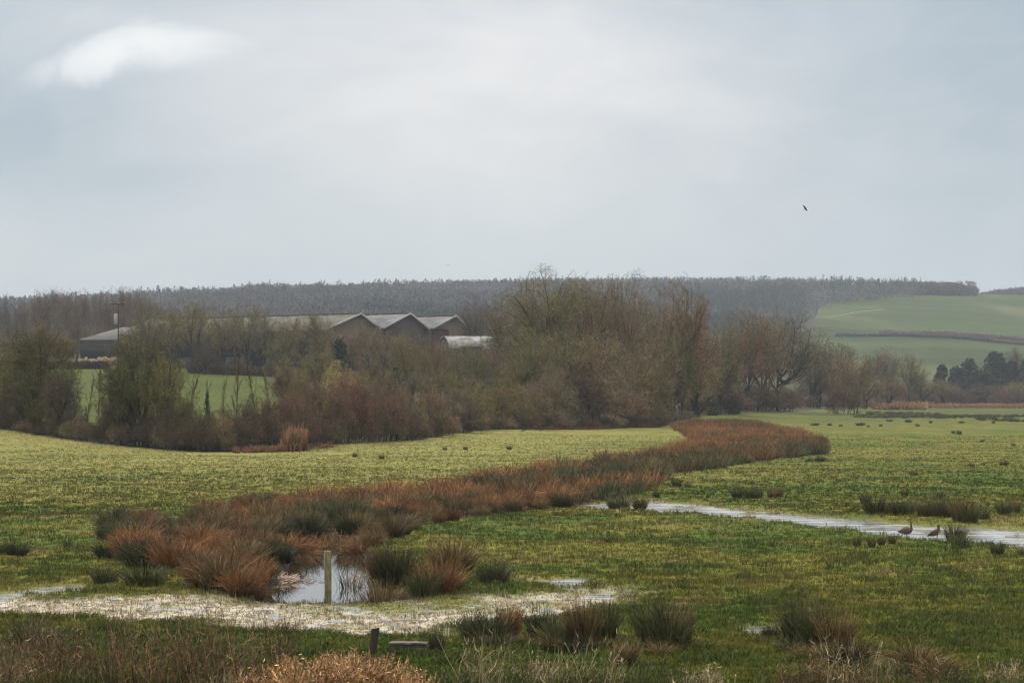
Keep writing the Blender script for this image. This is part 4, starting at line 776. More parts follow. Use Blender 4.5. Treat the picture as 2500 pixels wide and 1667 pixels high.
farwood('hill_wood', np.c_[x, d, z - 1], hts, wds, con, cols, 'blue grey mixed wood covering the long far hill', 44, 3)
# sharper row of trees on the crest
m = 1000; px = r.uniform(300, 2372, m); x = (px - CX) / F * 2630; con = (fbm(px * .01, px * 0, 5, 2) > .45).astype(float); z = zbase(x, np.full(m, 2630.))
farwood('crest_trees', np.c_[x, np.full(m, 2630.) + r.uniform(-15, 15, m), z - 1], r.uniform(9, 15, m) * (.75 + .5 * fbm(px * .03, px * 0, 8, 3)) * (1 + .15 * (r.random(m) > .95)), np.where(con > 0, 2.6, 4.5), con, np.where(con[:, None] > 0, np.array([.05, .065, .055]), np.array([.14, .11, .11])), 'ragged tree line along the crest of the far hill', 60, 4)
m = 700; px = r.uniform(2180, 2378, m); d = r.uniform(2540, 2640, m); x = (px - CX) / F * d
farwood('hill_wood', np.c_[x, d, zbase(x, d) - 1], r.uniform(9, 13, m) * np.interp(px, [2180, 2330, 2378], [1.05, 1., .6]), r.uniform(4, 6, m), np.zeros(m), np.tile([.12, .095, .09], (m, 1)), 'rounded right hand end of the far hill wood', 60, 9)
m = 1500; px = r.uniform(2340, 2700, m); d = r.uniform(3050, 3350, m); x = (px - CX) / F * d; z = zbase(x, d)
farwood('hill_wood', np.c_[x, d, z - 2], r.uniform(9, 14, m), r.uniform(5, 7, m), np.zeros(m), np.tile([.08, .07, .07], (m, 1)), 'second wooded hill at the right edge', 44, 6)
def hill_line(name, pts, ds, hh, ww, c, label, n, seed):
    r = np.random.default_rng(seed); p = np.array(pts, float); t = np.linspace(0, len(p) - 1, n); px = np.interp(t, np.arange(len(p)), p[:, 0]); py = np.interp(t, np.arange(len(p)), p[:, 1])
    dd = np.linspace(ds[0], ds[1], 400); out = []
    for a, b in zip(px, py):
        xx = (a - CX) / F * dd; pg = HY - (zbase(xx, dd) - H) / dd * F; j = np.argmin(np.abs(pg - b)); out.append((xx[j], dd[j]))
    o = np.array(out); q = farwood(name, np.c_[o[:, 0] + r.normal(0, ww * .2, n), o[:, 1] + r.normal(0, ww * .3, n), zbase(o[:, 0], o[:, 1]) - .3], hh * r.uniform(.6, 1.25, n), np.full(n, ww), np.zeros(n), np.tile(c, (n, 1)), label, 30, seed); return q
q = hill_line('hill_hedge', [(2040, 822), (2200, 822), (2330, 827), (2420, 836), (2560, 850)], (1500, 2100), 2.2, 1.6, (.06, .05, .05), '', 420, 11); q['label'] = 'dark hedge crossing the green hill fields at right'; q['category'] = 'hedge'; del q['kind']
q = hill_line('rough_strip', [(2150, 816), (2300, 818), (2420, 826), (2560, 838)], (1500, 2150), 2.6, 2.6, (.26, .19, .17), '', 240, 12); q['label'] = 'pale brown scrubby strip above the dark hill hedge'; q['category'] = 'hedge'; del q['kind']
def low_hedge(name, px0, px1, d0, d1, hh, c, label, seed, n=260):
    r = np.random.default_rng(seed); t = r.random(n); d = d0 + (d1 - d0) * t; x = ((px0 + (px1 - px0) * t) - CX) / F * d
    q = farwood(name, np.c_[x, d, zbase(x, d) - .2], hh * r.uniform(.7, 1.2, n), np.full(n, 1.1), np.zeros(n), np.tile(c, (n, 1)), '', 50, seed); q['label'] = label; q['category'] = 'hedge'; del q['kind']
low_hedge('field_hedge', -60, 260, 585, 590, 1.8, (.12, .07, .05), 'low reddish brown hedge at the top of the green field', 31)
low_hedge('field_hedge', 460, 900, 560, 520, 2.2, (.10, .07, .05), 'low brown hedge below the long barn', 32)
# chalk path on the hill field
pp = [(1990, 777), (2030, 774), (2060, 768), (2100, 761), (2158, 756)]; Vv = []
dd = np.linspace(1900, 2500, 600)
for k_, (a, b) in enumerate(np.c_[np.interp(np.linspace(0, 4, 30), range(5), [q[0] for q in pp]), np.interp(np.linspace(0, 4, 30), range(5), [q[1] for q in pp])]):
    xx = (a - CX) / F * dd; pg = HY - (zbase(xx, dd) - H) / dd * F; j = np.argmin(np.abs(pg - b)); wdt = 3.5 if 6 < k_ else 1.5
    for s in (-1, 1): yy = dd[j] + s * wdt; x_ = (a - CX) / F * dd[j]; Vv.append((x_, yy, float(zbase(np.array([x_]), np.array([yy]))[0]) + .25))
o = mk('path', Vv, np.array([(2 * i, 2 * i + 2, 2 * i + 3, 2 * i + 1) for i in range(29)]), M_PATH); o['kind'] = 'structure'

# ------------------------------------------------------------------ farm buildings
AL = radians(41); U = np.array([-math.cos(AL), math.sin(AL), 0]); Vd = np.array([math.sin(AL), math.cos(AL), 0]); C1 = np.array([WX := (795 - CX) / F * 650, 650., 0])
def B2(u, v, z): return C1 + U * u + Vd * v + np.array([0, 0, z])
def bar(p, q, a, b, c=None):
    """box along p-q, width a, height b"""
    p = np.array(p, float); q = np.array(q, float); d = norm(q - p); s = norm(np.cross(d, [0, 0, 1]) if abs(d[2]) < .95 else np.array([1., 0, 0])); n = np.cross(s, d)
    V = np.array([e + s * i * a / 2 + n * j * b / 2 for e in (p, q) for i, j in ((-1, -1), (1, -1), (1, 1), (-1, 1))])
    return V, np.array([[0, 1, 2, 3], [7, 6, 5, 4], [0, 4, 5, 1], [1, 5, 6, 2], [2, 6, 7, 3], [3, 7, 4, 0]])
def slab(a, b, c, d, t):
    P = np.array([a, b, c, d], float); n = norm(np.cross(P[1] - P[0], P[3] - P[0])); Q = P + n * t; V = np.concatenate([P, Q])
    return V, np.array([[3, 2, 1, 0], [4, 5, 6, 7], [0, 1, 5, 4], [1, 2, 6, 5], [2, 3, 7, 6], [3, 0, 4, 7]])
def corrug(a, b, c, d, amp=.07, pitch=1.1):
    """corrugated sheet roof a-b (eave) d-c (ridge) ridges run from eave to ridge"""
    a, b, c, d = (np.array(p, float) for p in (a, b, c, d)); n = int(np.linalg.norm(b - a) / pitch) * 2; nn = norm(np.cross(b - a, d - a)); nn = nn if nn[2] > 0 else -nn
    t = np.linspace(0, 1, n + 1)[:, None]; off = np.where(np.arange(n + 1)[:, None] % 2 == 0, amp, -amp) * nn
    lo = a + (b - a) * t + off; hi = d + (c - d) * t + off; V = np.concatenate([lo, hi, lo - nn * .1, hi - nn * .1]); k = n + 1; i = np.arange(n)
    return V, np.concatenate([np.c_[i, i + 1, i + 1 + k, i + k], np.c_[i + 2 * k + 1, i + 2 * k, i + 3 * k, i + 3 * k + 1], np.c_[i + 2 * k, i + 2 * k + 1, i + 1, i]])
def barn(name, v0, vr, v1, ze0, zr, ze1, Lg, zb, roofm, gablem, label, side_open=False):
    root = empty(name, B2(0, v0, zb)); inv = lambda P: (P[0] - np.array(root.location), P[1])
    O = .5
    if side_open:     # upper cladding, posts and the dark inside
        w_ = [slab(B2(0, v0, ze0 - 4.2), B2(Lg, v0, ze0 - 4.2), B2(Lg, v0, ze0), B2(0, v0, ze0), .12), slab(B2(0, v1, zb), B2(Lg, v1, zb), B2(Lg, v1, ze1), B2(0, v1, ze1), .12)]
        for k in range(int(Lg // 6) + 1):
            mk('post', *inv(bar(B2(k * 6 + .3, v0 + .2, zb - 1), B2(k * 6 + .3, v0 + .2, ze0 - 4.1), .4, .4)), M_GABLE2, root)
        for k in range(int(Lg // 6)):
            if k % 3 != 1: mk('bay_panel', *inv(slab(B2(k * 6 + .5, v0 + .4, zb - 1), B2(k * 6 + 6.1, v0 + .4, zb - 1), B2(k * 6 + 6.1, v0 + .4, zb + 3.2), B2(k * 6 + .5, v0 + .4, zb + 3.2), .1)), M_CLAD, root)
    else:
        w_ = [slab(B2(0, v0, zb - 1), B2(Lg, v0, zb - 1), B2(Lg, v0, ze0), B2(0, v0, ze0), .12), slab(B2(0, v1, zb - 1), B2(Lg, v1, zb - 1), B2(Lg, v1, ze1), B2(0, v1, ze1), .12)]
    mk('wall', *inv(merge(w_)), M_CLAD, root)
    for u, s in ((0, 1), (Lg, -1)):
        P = np.array([B2(u, v0, zb - 1), B2(u, v1, zb - 1), B2(u, v1, ze1), B2(u, vr, zr - .1), B2(u, v0, ze0)]); Q = P + U * .15 * s; Vv = np.concatenate([P, Q]) - np.array(root.location)
        mk('gable_wall', Vv, [np.array([[0, 1, 2, 3, 4], [9, 8, 7, 6, 5]]), np.array([[0, 5, 6, 1], [1, 6, 7, 2], [2, 7, 8, 3], [3, 8, 9, 4], [4, 9, 5, 0]])], gablem, root)
    rf = mk('roof', *inv(merge([corrug(B2(-O, v0 - .5, ze0 + .05), B2(Lg + O, v0 - .5, ze0 + .05), B2(Lg + O, vr, zr + .15), B2(-O, vr, zr + .15)), corrug(B2(-O, v1 + .4, ze1 + .05), B2(Lg + O, v1 + .4, ze1 + .05), B2(Lg + O, vr, zr + .15), B2(-O, vr, zr + .15))])), roofm, root)
    parts_ = [bar(B2(i_, vr, zr + .32), B2(i_ + 2.6, vr, zr + .32), .7, .3) for i_ in np.arange(-O, Lg - 2, 3.1)]
    rc = mk('ridge_cap', *inv(merge(parts_)), M_RIDGE, root); rc.parent = rf
    for a, b in ((B2(-O - .12, v0 - .6, ze0 + .02), B2(-O - .12, vr, zr + .22)), (B2(-O - .12, v1 + .5, ze1 + .02), B2(-O - .12, vr, zr + .22)), (B2(Lg + O + .12, v0 - .6, ze0 + .02), B2(Lg + O + .12, vr, zr + .22))):
        mk('barge_board', *inv(bar(a, b, .2, .5)), M_BARGE, root)
    mk('gutter', *inv(bar(B2(-O, v0 - .62, ze0 - .12), B2(Lg + O, v0 - .62, ze0 - .12), .25, .25)), M_CLAD, root)
    tag(root, label, 'barn'); return root
barn('long_barn', 0, 13, 20, 22.4, 26.9, 23.1, 85, 12.3, M_ROOF, M_GABLE, 'longest barn with a wide fawn roof and open dark side', True)
barn('gabled_barn', 22.7, 32.6, 40, 23.3, 27.4, 23.2, 62, 12.6, M_ROOF2, M_GABLE2, 'middle barn with a dark brown gable and grey roof')
barn('gabled_barn', 42.6, 51.4, 61, 23.6, 27.2, 21.2, 60, 12.8, M_ROOF2, M_GABLE, 'rightmost of the three gabled barns with a lighter brown gable')
# low linking parapets between the gables
for v0, v1, z_ in ((20.3, 22.4, 23.0), (40.3, 42.3, 23.1)):
    o = mk('valley_infill', *slab(B2(.3, v0, 12), B2(.3, v1, 12), B2(.3, v1, z_), B2(.3, v0, z_), .15), M_GABLE2); tag(o, 'dark infill wall between the first and second gables' if v0 < 30 else 'dark infill wall between the second and third gables', 'wall')
# rusty shed with a dark arched top, in front of the third gable
def arch_shed(px0, px1, top, eav, d, depth, zb, roofm, endm, name, label, rz=0., ridge_drop=0.):
    s = F / d; W_ = (px1 - px0) / s; x = ((px0 + px1) / 2 - CX) / s; zt = H + (HY - top) / s; ze = H + (HY - eav) / s
    root = empty(name, (x, d, zb), rz); th = np.linspace(0, math.pi, 15); rise = zt - ze
    arc = np.c_[np.cos(th) * W_ / 2, (ze - zb) + np.sin(th) * rise]; k = len(arc)
    V = np.concatenate([np.c_[arc[:, 0], np.full(k, -.4), arc[:, 1]], np.c_[arc[:, 0], np.full(k, depth), arc[:, 1]]]); inn = V.copy(); inn[:, 2] -= .15; i = np.arange(k - 1)
    mk('roof', np.concatenate([V, inn]), np.concatenate([np.c_[i, i + 1, i + 1 + k, i + k], np.c_[i + 2 * k + 1, i + 2 * k, i + 3 * k, i + 3 * k + 1], np.c_[i, i + 2 * k, i + 2 * k + 1, i + 1]]), roofm, root, smooth=False)
    E = np.concatenate([[[W_ / 2 - .1, 0, -1]], np.c_[arc[:, 0] * .985, np.zeros(k), arc[:, 1] - .2], [[-W_ / 2 + .1, 0, -1]]]); n_ = len(E); E2 = E + [0, .15, 0]
    mk('end_wall', np.concatenate([E, E2]), [np.arange(n_)[::-1].reshape(1, n_), np.arange(n_, 2 * n_).reshape(1, n_)], endm, root)
    for sx in (-1, 1): mk('side_wall', *box(sx * W_ / 2 - .1, .1, -1, sx * W_ / 2 + .1, depth - .2, ze - zb - .05), endm, root)
    tag(root, label, 'shed'); return root
a_ = arch_shed(1062, 1096, 803, 810, 632, 12, 12, M_CLAD, M_RED, 'arched_shed', 'small rusty red shed with a dark arched top before the third gable')
# curved pale roofed shed, long side towards the camera
sh = arch_shed(-9, 9, 0, 0, 600, 1, 0, M_ROOFP, M_GABLE2, 'x', 'x'); [bpy.data.objects.remove(c) for c in list(sh.children)]; bpy.data.objects.remove(sh)
def nissen():
    d = 585; s = F / d; x0, x1 = (1098 - CX) / s, (1262 - CX) / s; zt = H + (HY - 819) / s; ze = H + (HY - 850) / s; zb = 10.
    root = empty('curved_roof_shed', (x0, d, zb), radians(13)); Lg = (x1 - x0) * 1.0; dep = 13.; th = np.linspace(0, math.pi, 15); rise = zt - ze
    ys = dep / 2 - np.cos(th) * dep / 2; zs = ze - zb + np.sin(th) * rise; k = 15
    V = np.concatenate([np.c_[np.full(k, -.3), ys, zs], np.c_[np.full(k, Lg), ys, zs]]); inn = V - [0, 0, .15]; i = np.arange(k - 1)
    mk('roof', np.concatenate([V, inn]), np.concatenate([np.c_[i, i + k, i + 1 + k, i + 1], np.c_[i + 2 * k, i + 2 * k + 1, i + 3 * k + 1, i + 3 * k], np.c_[i, i + 1, i + 1 + 2 * k, i + 2 * k]]), M_ROOFP, root)
    mk('side_wall', *box(0, .1, -1, Lg, .3, ze - zb - .05), M_GABLE2, root)
    E = np.concatenate([[[0, dep, -1]], [[0, 0, -1]], np.c_[np.zeros(k), ys, zs - .16]]); n_ = len(E)
    mk('end_wall', np.concatenate([E, E + [.15, 0, 0]]), [np.arange(n_).reshape(1, n_), np.arange(n_, 2 * n_)[::-1].reshape(1, n_)], M_GABLE2, root)
    tag(root, 'low shed with a pale curved roof right of the gabled barns', 'shed')
nissen()
def shed(name, px0, px1, top, eav, base, d, depth, roofm, wallm, label, hip=.5, hip2=0., rz=0.):
    s = F / d; x0, x1 = (px0 - CX) / s, (px1 - CX) / s; Lg = x1 - x0; zr, ze, zb = (H + (HY - q) / s for q in (top, eav, base))
    root = empty(name, (x0, d, zb), rz); ze -= zb; zr -= zb
    P = np.array([[-.5, -.4, ze], [Lg + .5, -.4, ze], [Lg * (1 - hip2), depth / 2, zr], [Lg * hip, depth / 2, zr], [-.5, depth + .4, ze], [Lg + .5, depth + .4, ze]]); Q = P - [0, 0, .2]
    mk('roof', np.concatenate([P, Q]), [np.array([[0, 1, 2, 3], [5, 4, 3, 2], [0, 6, 7, 1], [1, 7, 11, 5], [4, 10, 6, 0]]), np.array([[4, 0, 3], [1, 5, 2]]), np.array([[6, 10, 11, 7]])], roofm, root)
    mk('wall', *box(0, 0, -2, Lg, depth, ze - .22), wallm, root)
    mk('door', *box(Lg * .3, -.12, -2, Lg * .3 + 4, -.02, ze * .7), M_GABLE2, root)
    tag(root, label, 'shed')
shed('hip_roofed_shed', 196, 345, 797, 829, 858, 742, 16, M_ROOFD, M_CLAD, 'low shed with a sloping dull roof left of the long barn', hip=.62)
shed('small_gabled_shed', 1128, 1176, 833, 845, 872, 575, 8, M_ROOFD, M_GABLE2, 'small dark shed in front of the curved pale roof', hip=.3, hip2=.3)
# straw bales and pale clutter by the yard
sb = random.Random(4)
bx_ = 0
for i in range(14):
    px = 196 + i * 6.6 + sb.uniform(-1, 1); d = 600; s = F / d; zb = float(zbase(np.array([(px - CX) / s]), np.array([d]))[0]) + .6
    if i in (3, 6): continue
    Vb, Fb = box(-.33, -.5, 0, .33, .5, sb.uniform(1.6, 2.4)); Vb += np.random.default_rng(i).normal(0, .05, Vb.shape)
    o = mk('straw_bale', Vb, Fb, M_STRAW); o.location = ((px - CX) / s, d, zb); o.rotation_euler.z = sb.uniform(-.3, .3); tag(o, 'pale straw bale in the row at the top of the green field', 'bale', 'straw bales beyond the green field')
def fence(px0, px1, d, label, hh=1.2, gap=2.4):
    s = F / d; x0, x1 = (px0 - CX) / s, (px1 - CX) / s; root = empty('rail_fence', (x0, d, 0)); n_ = int((x1 - x0) / gap); zs = [float(zbase(np.array([x0 + k * gap]), np.array([d]))[0]) for k in range(n_ + 1)]
    for k in range(n_ + 1): mk('fence_post', *bar((k * gap, 0, zs[k] - .2), (k * gap, 0, zs[k] + hh), .16, .16), M_CUT, root)
    for h_ in (.45, 1.):
        mk('rail', *merge([bar((k * gap, -.12, zs[k] + h_ * hh * .95), ((k + 1) * gap, -.12, zs[k + 1] + h_ * hh * .95), .05, .14) for k in range(n_)]), M_CUT, root)
    tag(root, label, 'fence')
fence(525, 575, 592, 'short pale rail fence below the dark side of the long barn')
# utility pole
d = 560; s = F / d; x = (289 - CX) / s; zb = float(zbase(np.array([x]), np.array([d]))[0]); zt = H + (HY - 741) / s
root = empty('utility_pole', (x, d, zb)); hh = zt - zb
P = np.array([[[0, 0, -.3], [0, 0, hh * .5], [.03, 0, hh + .2]]]); mk('pole', *tube(P, np.array([[.19, .16, .13]]), 10), M_DPOST, root)
mk('crossarm', *bar((-1.7, -.18, hh - .1), (1.7, -.18, hh - .1), .16, .2), M_DPOST, root)
for q in (-1.5, 0, 1.5): mk('insulator', *tube(np.array([[[q, -.18, hh], [q, -.18, hh + .15], [q, -.18, hh + .32]]]), np.array([[.06, .11, .05]]), 8), M_STEEL, root)
Vt, Ft = tube(np.array([[[-.55, -.2, hh * .70], [-.55, -.2, hh * .70 + .1], [-.55, -.2, hh * .84], [-.55, -.2, hh * .84 + .15]]]), np.array([[.3, .42, .42, .25]]), 12); mk('transformer', Vt, Ft, M_STEEL, root)
tag(root, 'wooden utility pole with crossarm and pale transformer left of the barns', 'pole')

# ------------------------------------------------------------------ things by the pond and in the foreground
def zat(x, y): return float(zg(np.array([x]), np.array([y]))[0])
x, y = gp(801, 1442, WZ_POND)
root = empty('wooden_post', (x, y, WZ_POND)); R_ = 17.5 / (F / y) / 2
th = np.arange(14) / 14 * 2 * np.pi; ph = 98 / (F / y); rp = np.random.default_rng(2)
zs = np.array([-.8, -.05, .1, ph * .3, ph * .6, ph * .85, ph - .015, ph]); rs = np.array([1, 1, .98, 1.02, .99, 1., 1., .95]) * R_
V = np.concatenate([np.c_[np.cos(th) * r_ * (1 + rp.normal(0, .015, 14)) + z_ * -.012, np.sin(th) * r_, np.full(14, z_)] for z_, r_ in zip(zs, rs)])
i = np.arange(14); Fq = np.concatenate([np.c_[i + 14 * k, (i + 1) % 14 + 14 * k, (i + 1) % 14 + 14 * (k + 1), i + 14 * (k + 1)] for k in range(7)])
mk('post_shaft', V, Fq, M_POST, root, smooth=True)
mk('sawn_top', np.c_[np.cos(th) * R_ * .95 + ph * -.012, np.sin(th) * R_ * .95, np.full(14, ph)], np.arange(14).reshape(1, 14), M_CUT, root)
tag(root, 'weathered round post standing in the pond with lichen streaks', 'post')
x, y = gp(908, 1612); hgt = 70 / (F / y); wd = 20 / (F / y) / 2
root = empty('leaning_post', (x, y, zat(x, y))); lean = .12
zs = np.array([-.4, 0, .2, hgt * .5, hgt * .8, hgt]); V = np.concatenate([np.c_[np.cos(th) * wd * (1 + .05 * math.sin(3 * z_)) + z_ * lean, np.sin(th) * wd, np.full(14, z_) + np.cos(th) * .015] for z_ in zs])
Fq = np.concatenate([np.c_[i + 14 * k, (i + 1) % 14 + 14 * k, (i + 1) % 14 + 14 * (k + 1), i + 14 * (k + 1)] for k in range(5)])
mk('post_shaft', V, Fq, M_DPOST, root, smooth=True); mk('sawn_top', V[-14:] + [0, 0, .004], np.arange(14).reshape(1, 14), M_CUT, root)
tag(root, 'short dark leaning post stump in the foreground', 'post')
# concrete culvert end
x, y = gp(1002, 1606); z0 = zat(x, y); root = empty('culvert_block', (x, y, z0), -.12)
def rough_box(x0, y0, z0_, x1, y1, z1_, mat, name, seed):
    n = 9; rb = np.random.default_rng(seed); bm_V = []; 
    import bmesh
    bm = bmesh.new(); bmesh.ops.create_cube(bm, size=1.); bmesh.ops.subdivide_edges(bm, edges=bm.edges[:], cuts=5, use_grid_fill=True)
    for v in bm.verts:
        c = v.co; k = 1 - .08 * (abs(c.x * 2) ** 4 * abs(c.z * 2) ** 4)
        c.x = ((c.x * k + .5) * (x1 - x0) + x0) + rb.normal(0, .008); c.y = ((c.y * k + .5) * (y1 - y0) + y0) + rb.normal(0, .008); c.z = ((c.z * k + .5) * (z1_ - z0_) + z0_) + rb.normal(0, .008)
    me = bpy.data.meshes.new(name); bm.to_mesh(me); bm.free(); me.materials.append(mat); o = bpy.data.objects.new(name, me); COL.objects.link(o); o.parent = root; return o
rough_box(-.46, -.15, -.3, .46, .22, .24, M_PIPE, 'block', 1); rough_box(-.5, -.2, .24, .42, .26, .28, M_PIPE, 'top_slab', 2)
Vt, Ft = tube(np.array([[[.47, .02, .03], [.6, .02, .03]]]), np.array([[.17, .17]]), 12); mk('pipe_end', Vt, Ft, M_DPOST, root)
tag(root, 'old grey concrete culvert block lying beside the leaning post', 'culvert')
# heap of dead reeds in the pond, broken reeds, curled stick, small tuft
def strew(name, n, cx, cy, z, rx, ry, hz, Ls, wid, pal, label, cat, seed, K=3, group=None, up=0.):
    r = np.random.default_rng(seed); b0, m0, t0 = (np.array(c) for c in PAL[pal]); a = r.uniform(0, 6.28, n); q = np.sqrt(r.random(n)) ; c = np.c_[np.cos(a) * q * rx, np.sin(a) * q * ry, (1 - q ** 1.5) * hz * r.random(n)]
    ph_ = r.uniform(0, 6.28, n); el_ = np.abs(r.normal(.15, .35, n)) + up; dv = np.c_[np.cos(ph_) * np.cos(el_), np.sin(ph_) * np.cos(el_), np.sin(el_)]; ln = Ls * r.uniform(.5, 1.3, n)[:, None]
    P = np.stack([c - dv * ln * .4 * [1, 1, .2], c + r.normal(0, .02, (n, 3)), c + dv * ln * .6 * [1, 1, .8]], 1); P[..., 2] = np.maximum(P[..., 2], -.02)
    V, Fq = ribbon(P, np.repeat(r.uniform(.6, 1.3, n)[:, None] * wid, 3, 1), r); cc = np.repeat((m0 + (t0 - m0) * r.random((n, 1))) * r.uniform(.5, 1.25, (n, 1)), 6, 0)
    o = mk(name, V, Fq, M_RUSH, col=cc); o.location = (cx, cy, z); tag(o, label, cat, group); return o
PAL['pinkstraw'] = ((.3, .2, .15), (.48, .33, .25), (.72, .58, .47))
x, y = gp(690, 1418, WZ_POND); strew('reed_heap', 420, x, y, WZ_POND, .52, .8, .26, .42, .022, 'pinkstraw', 'heap of pale broken reeds lying in the pond', 'reed heap', 1)
x, y = gp(735, 1420, WZ_POND); strew('floating_reeds', 60, x, y, WZ_POND + .01, .8, 1.4, .02, .3, .014, 'brown', 'loose scrap of dead reeds floating from the pale heap', 'reeds', 2)
x, y = gp(690, 1434, WZ_POND); strew('floating_reeds', 60, x, y, WZ_POND + .01, .75, .5, .02, .15, .014, 'straw', 'straw bits floating just below the pale reed heap', 'reeds', 4)
x, y = gp(858, 1434, WZ_POND); T('broken dark reed tuft standing in the water right of the post', 858, 1434, 85, 'mixed', n=70, wide=1.1, shape='dome', wid=.014, z=WZ_POND, x=x, y=y, name='reed_tuft', cat='reeds')
x, y = gp(872, 1420, WZ_POND); strew('broken_reeds', 60, x, y, WZ_POND, .35, .8, .5, .6, .012, 'straw', 'pale bent reeds leaning beside the dark reed tuft', 'reeds', 3, up=.5)
x, y = gp(680, 1468, WZ_POND); T('tiny green reed tuft in front of the pale reed heap', 680, 1466, 46, 'green', n=60, wide=.9, wid=.012, z=WZ_POND, x=x, y=y, name='reed_tuft', cat='reeds')
def stick(px, py, pts, rad, label, z=None, mat=M_DPOST, name='stick'):
    x, y = gp(px, py, z or 0); P = np.array([pts], float); V, Ff = tube(P, np.linspace(rad, rad * .4, len(pts))[None], 6); o = mk(name, V, Ff, mat); o.location = (x, y, (zat(x, y) + .02) if z is None else z); tag(o, label, 'stick'); return o
stick(745, 1392, [(-.02, 0, -.1), (.03, 0, .02), (.05, 0, .09), (.02, 0, .16), (-.03, 0, .2), (-.05, 0, .26)], .035, 'dark curled stick poking out of the pond', WZ_POND)
stick(738, 1408, [(-.07, 0, .02), (0, 0, .05), (.07, 0, .02)], .03, 'small dark lump of driftwood in the pond', WZ_POND)
stick(1025, 1333, [(-.22, 0, .08), (-.05, .02, .06), (.12, 0, .05), (.25, .05, .06)], .02, 'pale curved stick on the grass above the pond tussocks', mat=M_CUT)
stick(1560, 1341, [(-.15, 0, .08), (0, .02, .1), (.14, 0, .09)], .022, 'short pale stick on the open grass', mat=M_CUT)
stick(640, 1603, [(-.2, 0, .1), (0, .02, .12), (.16, 0, .1)], .02, 'short pale stick in the grass at bottom left', mat=M_CUT)
for a, b, c_, lab in [(1310, 1063, 2.2, 'long fallen branch lying at the hedge foot'), (1345, 1060, 1.6, 'second fallen branch at the hedge foot')]:
    stick(a, b, [(-c_, 0, .1), (-.3, .5, .7), (c_ * .6, 1, 1.1), (c_, 1, 1.6)], .09, lab)
for a, b, lab in [(288, 1092, 'small weathered stake at the foot of the left bramble bank'), (402, 1100, 'leaning grey stake at the foot of the left hedge'), (430, 1097, 'grey stake near the leaning one at the left hedge')]:
    x, y = gp(a, b); o = mk('stake', *tube(np.array([[[0, 0, -.1], [.02, 0, .4], [.04, 0, .85]]]), np.array([[.09, .09, .08]]), 8), M_CUT); o.location = (x, y, zat(x, y)); tag(o, lab, 'stake')
# brown divots on the near grass
T('brown dead grass clump on the open grass left of the short stick', 1490, 1336, 22, 'brown', n=260, wide=1.9, shape='flat', wid=.02, name='dead_grass_clump', cat='grass clump')
T('brown clump of debris lying in the flooded channel', 1888, 1254, 12, 'brown', n=200, wide=2., shape='flat', wid=.02, name='dead_grass_clump', cat='grass clump')
# foreground dead stems
def weeds(px, py, hpx, n, spread_px, pal, label, seed, curl=.2, group=None, name='dead_weed_clump', wid=.012, branch=6):
    r = np.random.default_rng(seed); x, y = gp(px, py); s = F / y; hh = hpx / s; W_ = spread_px / s
    b0, m0, t0 = (np.array(c) for c in PAL[pal]); K = 6; bx0 = np.clip(r.normal(0, W_ * .45, n), -W_, W_); by0 = np.clip(r.normal(0, W_ * .5, n), -W_, W_)
    P = np.zeros((n, K, 3)); P[:, 0] = np.c_[bx0, by0, np.full(n, -.1)]; dn = norm(np.c_[r.normal(0, curl, n), r.normal(0, curl, n), np.ones(n)]); L_ = hh * r.uniform(.45, 1.1, n)
    for k in range(1, K): dn = norm(dn + r.normal(0, curl * .45, (n, 3))); P[:, k] = P[:, k - 1] + dn * (L_ / (K - 1))[:, None]
    P[..., 2] = np.abs(P[..., 2] + .1) - .1
    P1, R1 = spawn(r, P, np.full((n, K), wid), branch, .35, 1., .22, 38, .15, 3, .2 + curl)
    V, Fq = merge([ribbon(P, np.full((n, K), wid) * np.linspace(1.1, .6, K), r), ribbon(P1, np.full(P1.shape[:2], wid * .9) * np.array([.9, 1., .5]), r)])
    c = np.concatenate([np.repeat((b0 + (m0 - b0) * r.random((n, 1))) * r.lognormal(-.15, .55, (n, 1)), K * 2, 0), np.repeat((m0 + (t0 - m0) * r.random((len(P1), 1))) * r.lognormal(-.15, .55, (len(P1), 1)), 6, 0)])
    o = mk(name, V, Fq, M_RUSH, col=c); o.location = (x, y, zat(x, y)); tag(o, label, 'dead weeds', group); return o
PAL['stem'] = ((.09, .055, .028), (.17, .098, .050), (.27, .155, .08)); PAL['pale'] = ((.2, .15, .08), (.36, .27, .15), (.5, .4, .25)); PAL['ostraw'] = ((.28, .14, .06), (.50, .28, .13), (.68, .45, .24))
PAL['greenish'] = ((.07, .065, .02), (.075, .098, .018), (.14, .125, .04))
WL = [(15, 1700, 150, 'brown weed clump at the bottom left corner'), (70, 1680, 120, 'low brown weeds right of the corner clump'), (150, 1700, 170, 'brown weeds below the left puddle'), (215, 1690, 150, 'tangle of brown weeds left of the tall stems'), (300, 1700, 230, 'tall red brown stems standing left of the dark gap'), (355, 1710, 190, 'dense red brown weeds at the bottom left'), (420, 1705, 200, 'red brown weeds in front of the muddy track'), (480, 1700, 180, 'brown weeds left of the tallest stems'), (540, 1700, 235, 'tallest dead stems rising over the muddy track'), (600, 1690, 150, 'brown weeds right of the tallest stems'), (670, 1640, 140, 'small upright dead weed behind the straw reeds'), (118, 1650, 140, 'brown weeds beside the dark bottom left tussock')]
for i, (a, b, h_, lab) in enumerate(WL): weeds(a, b, h_, 60, 62, 'stem', lab, 50 + i, .16, 'dead weeds along the bottom left', wid=.013)
for i, a in enumerate([30, 200, 260, 560, 640, 1120, 1330, 1440, 1590, 1720, 2120, 2340, 2460]):
    weeds(a, 1700 if i % 2 else 1680, 75, 90, 70, 'greenish' if i % 3 else 'pale', 'loose weedy grass clump along the bottom of the view', 150 + i, .25, 'loose weedy grass clumps along the bottom', wid=.012, name='weedy_grass_clump')
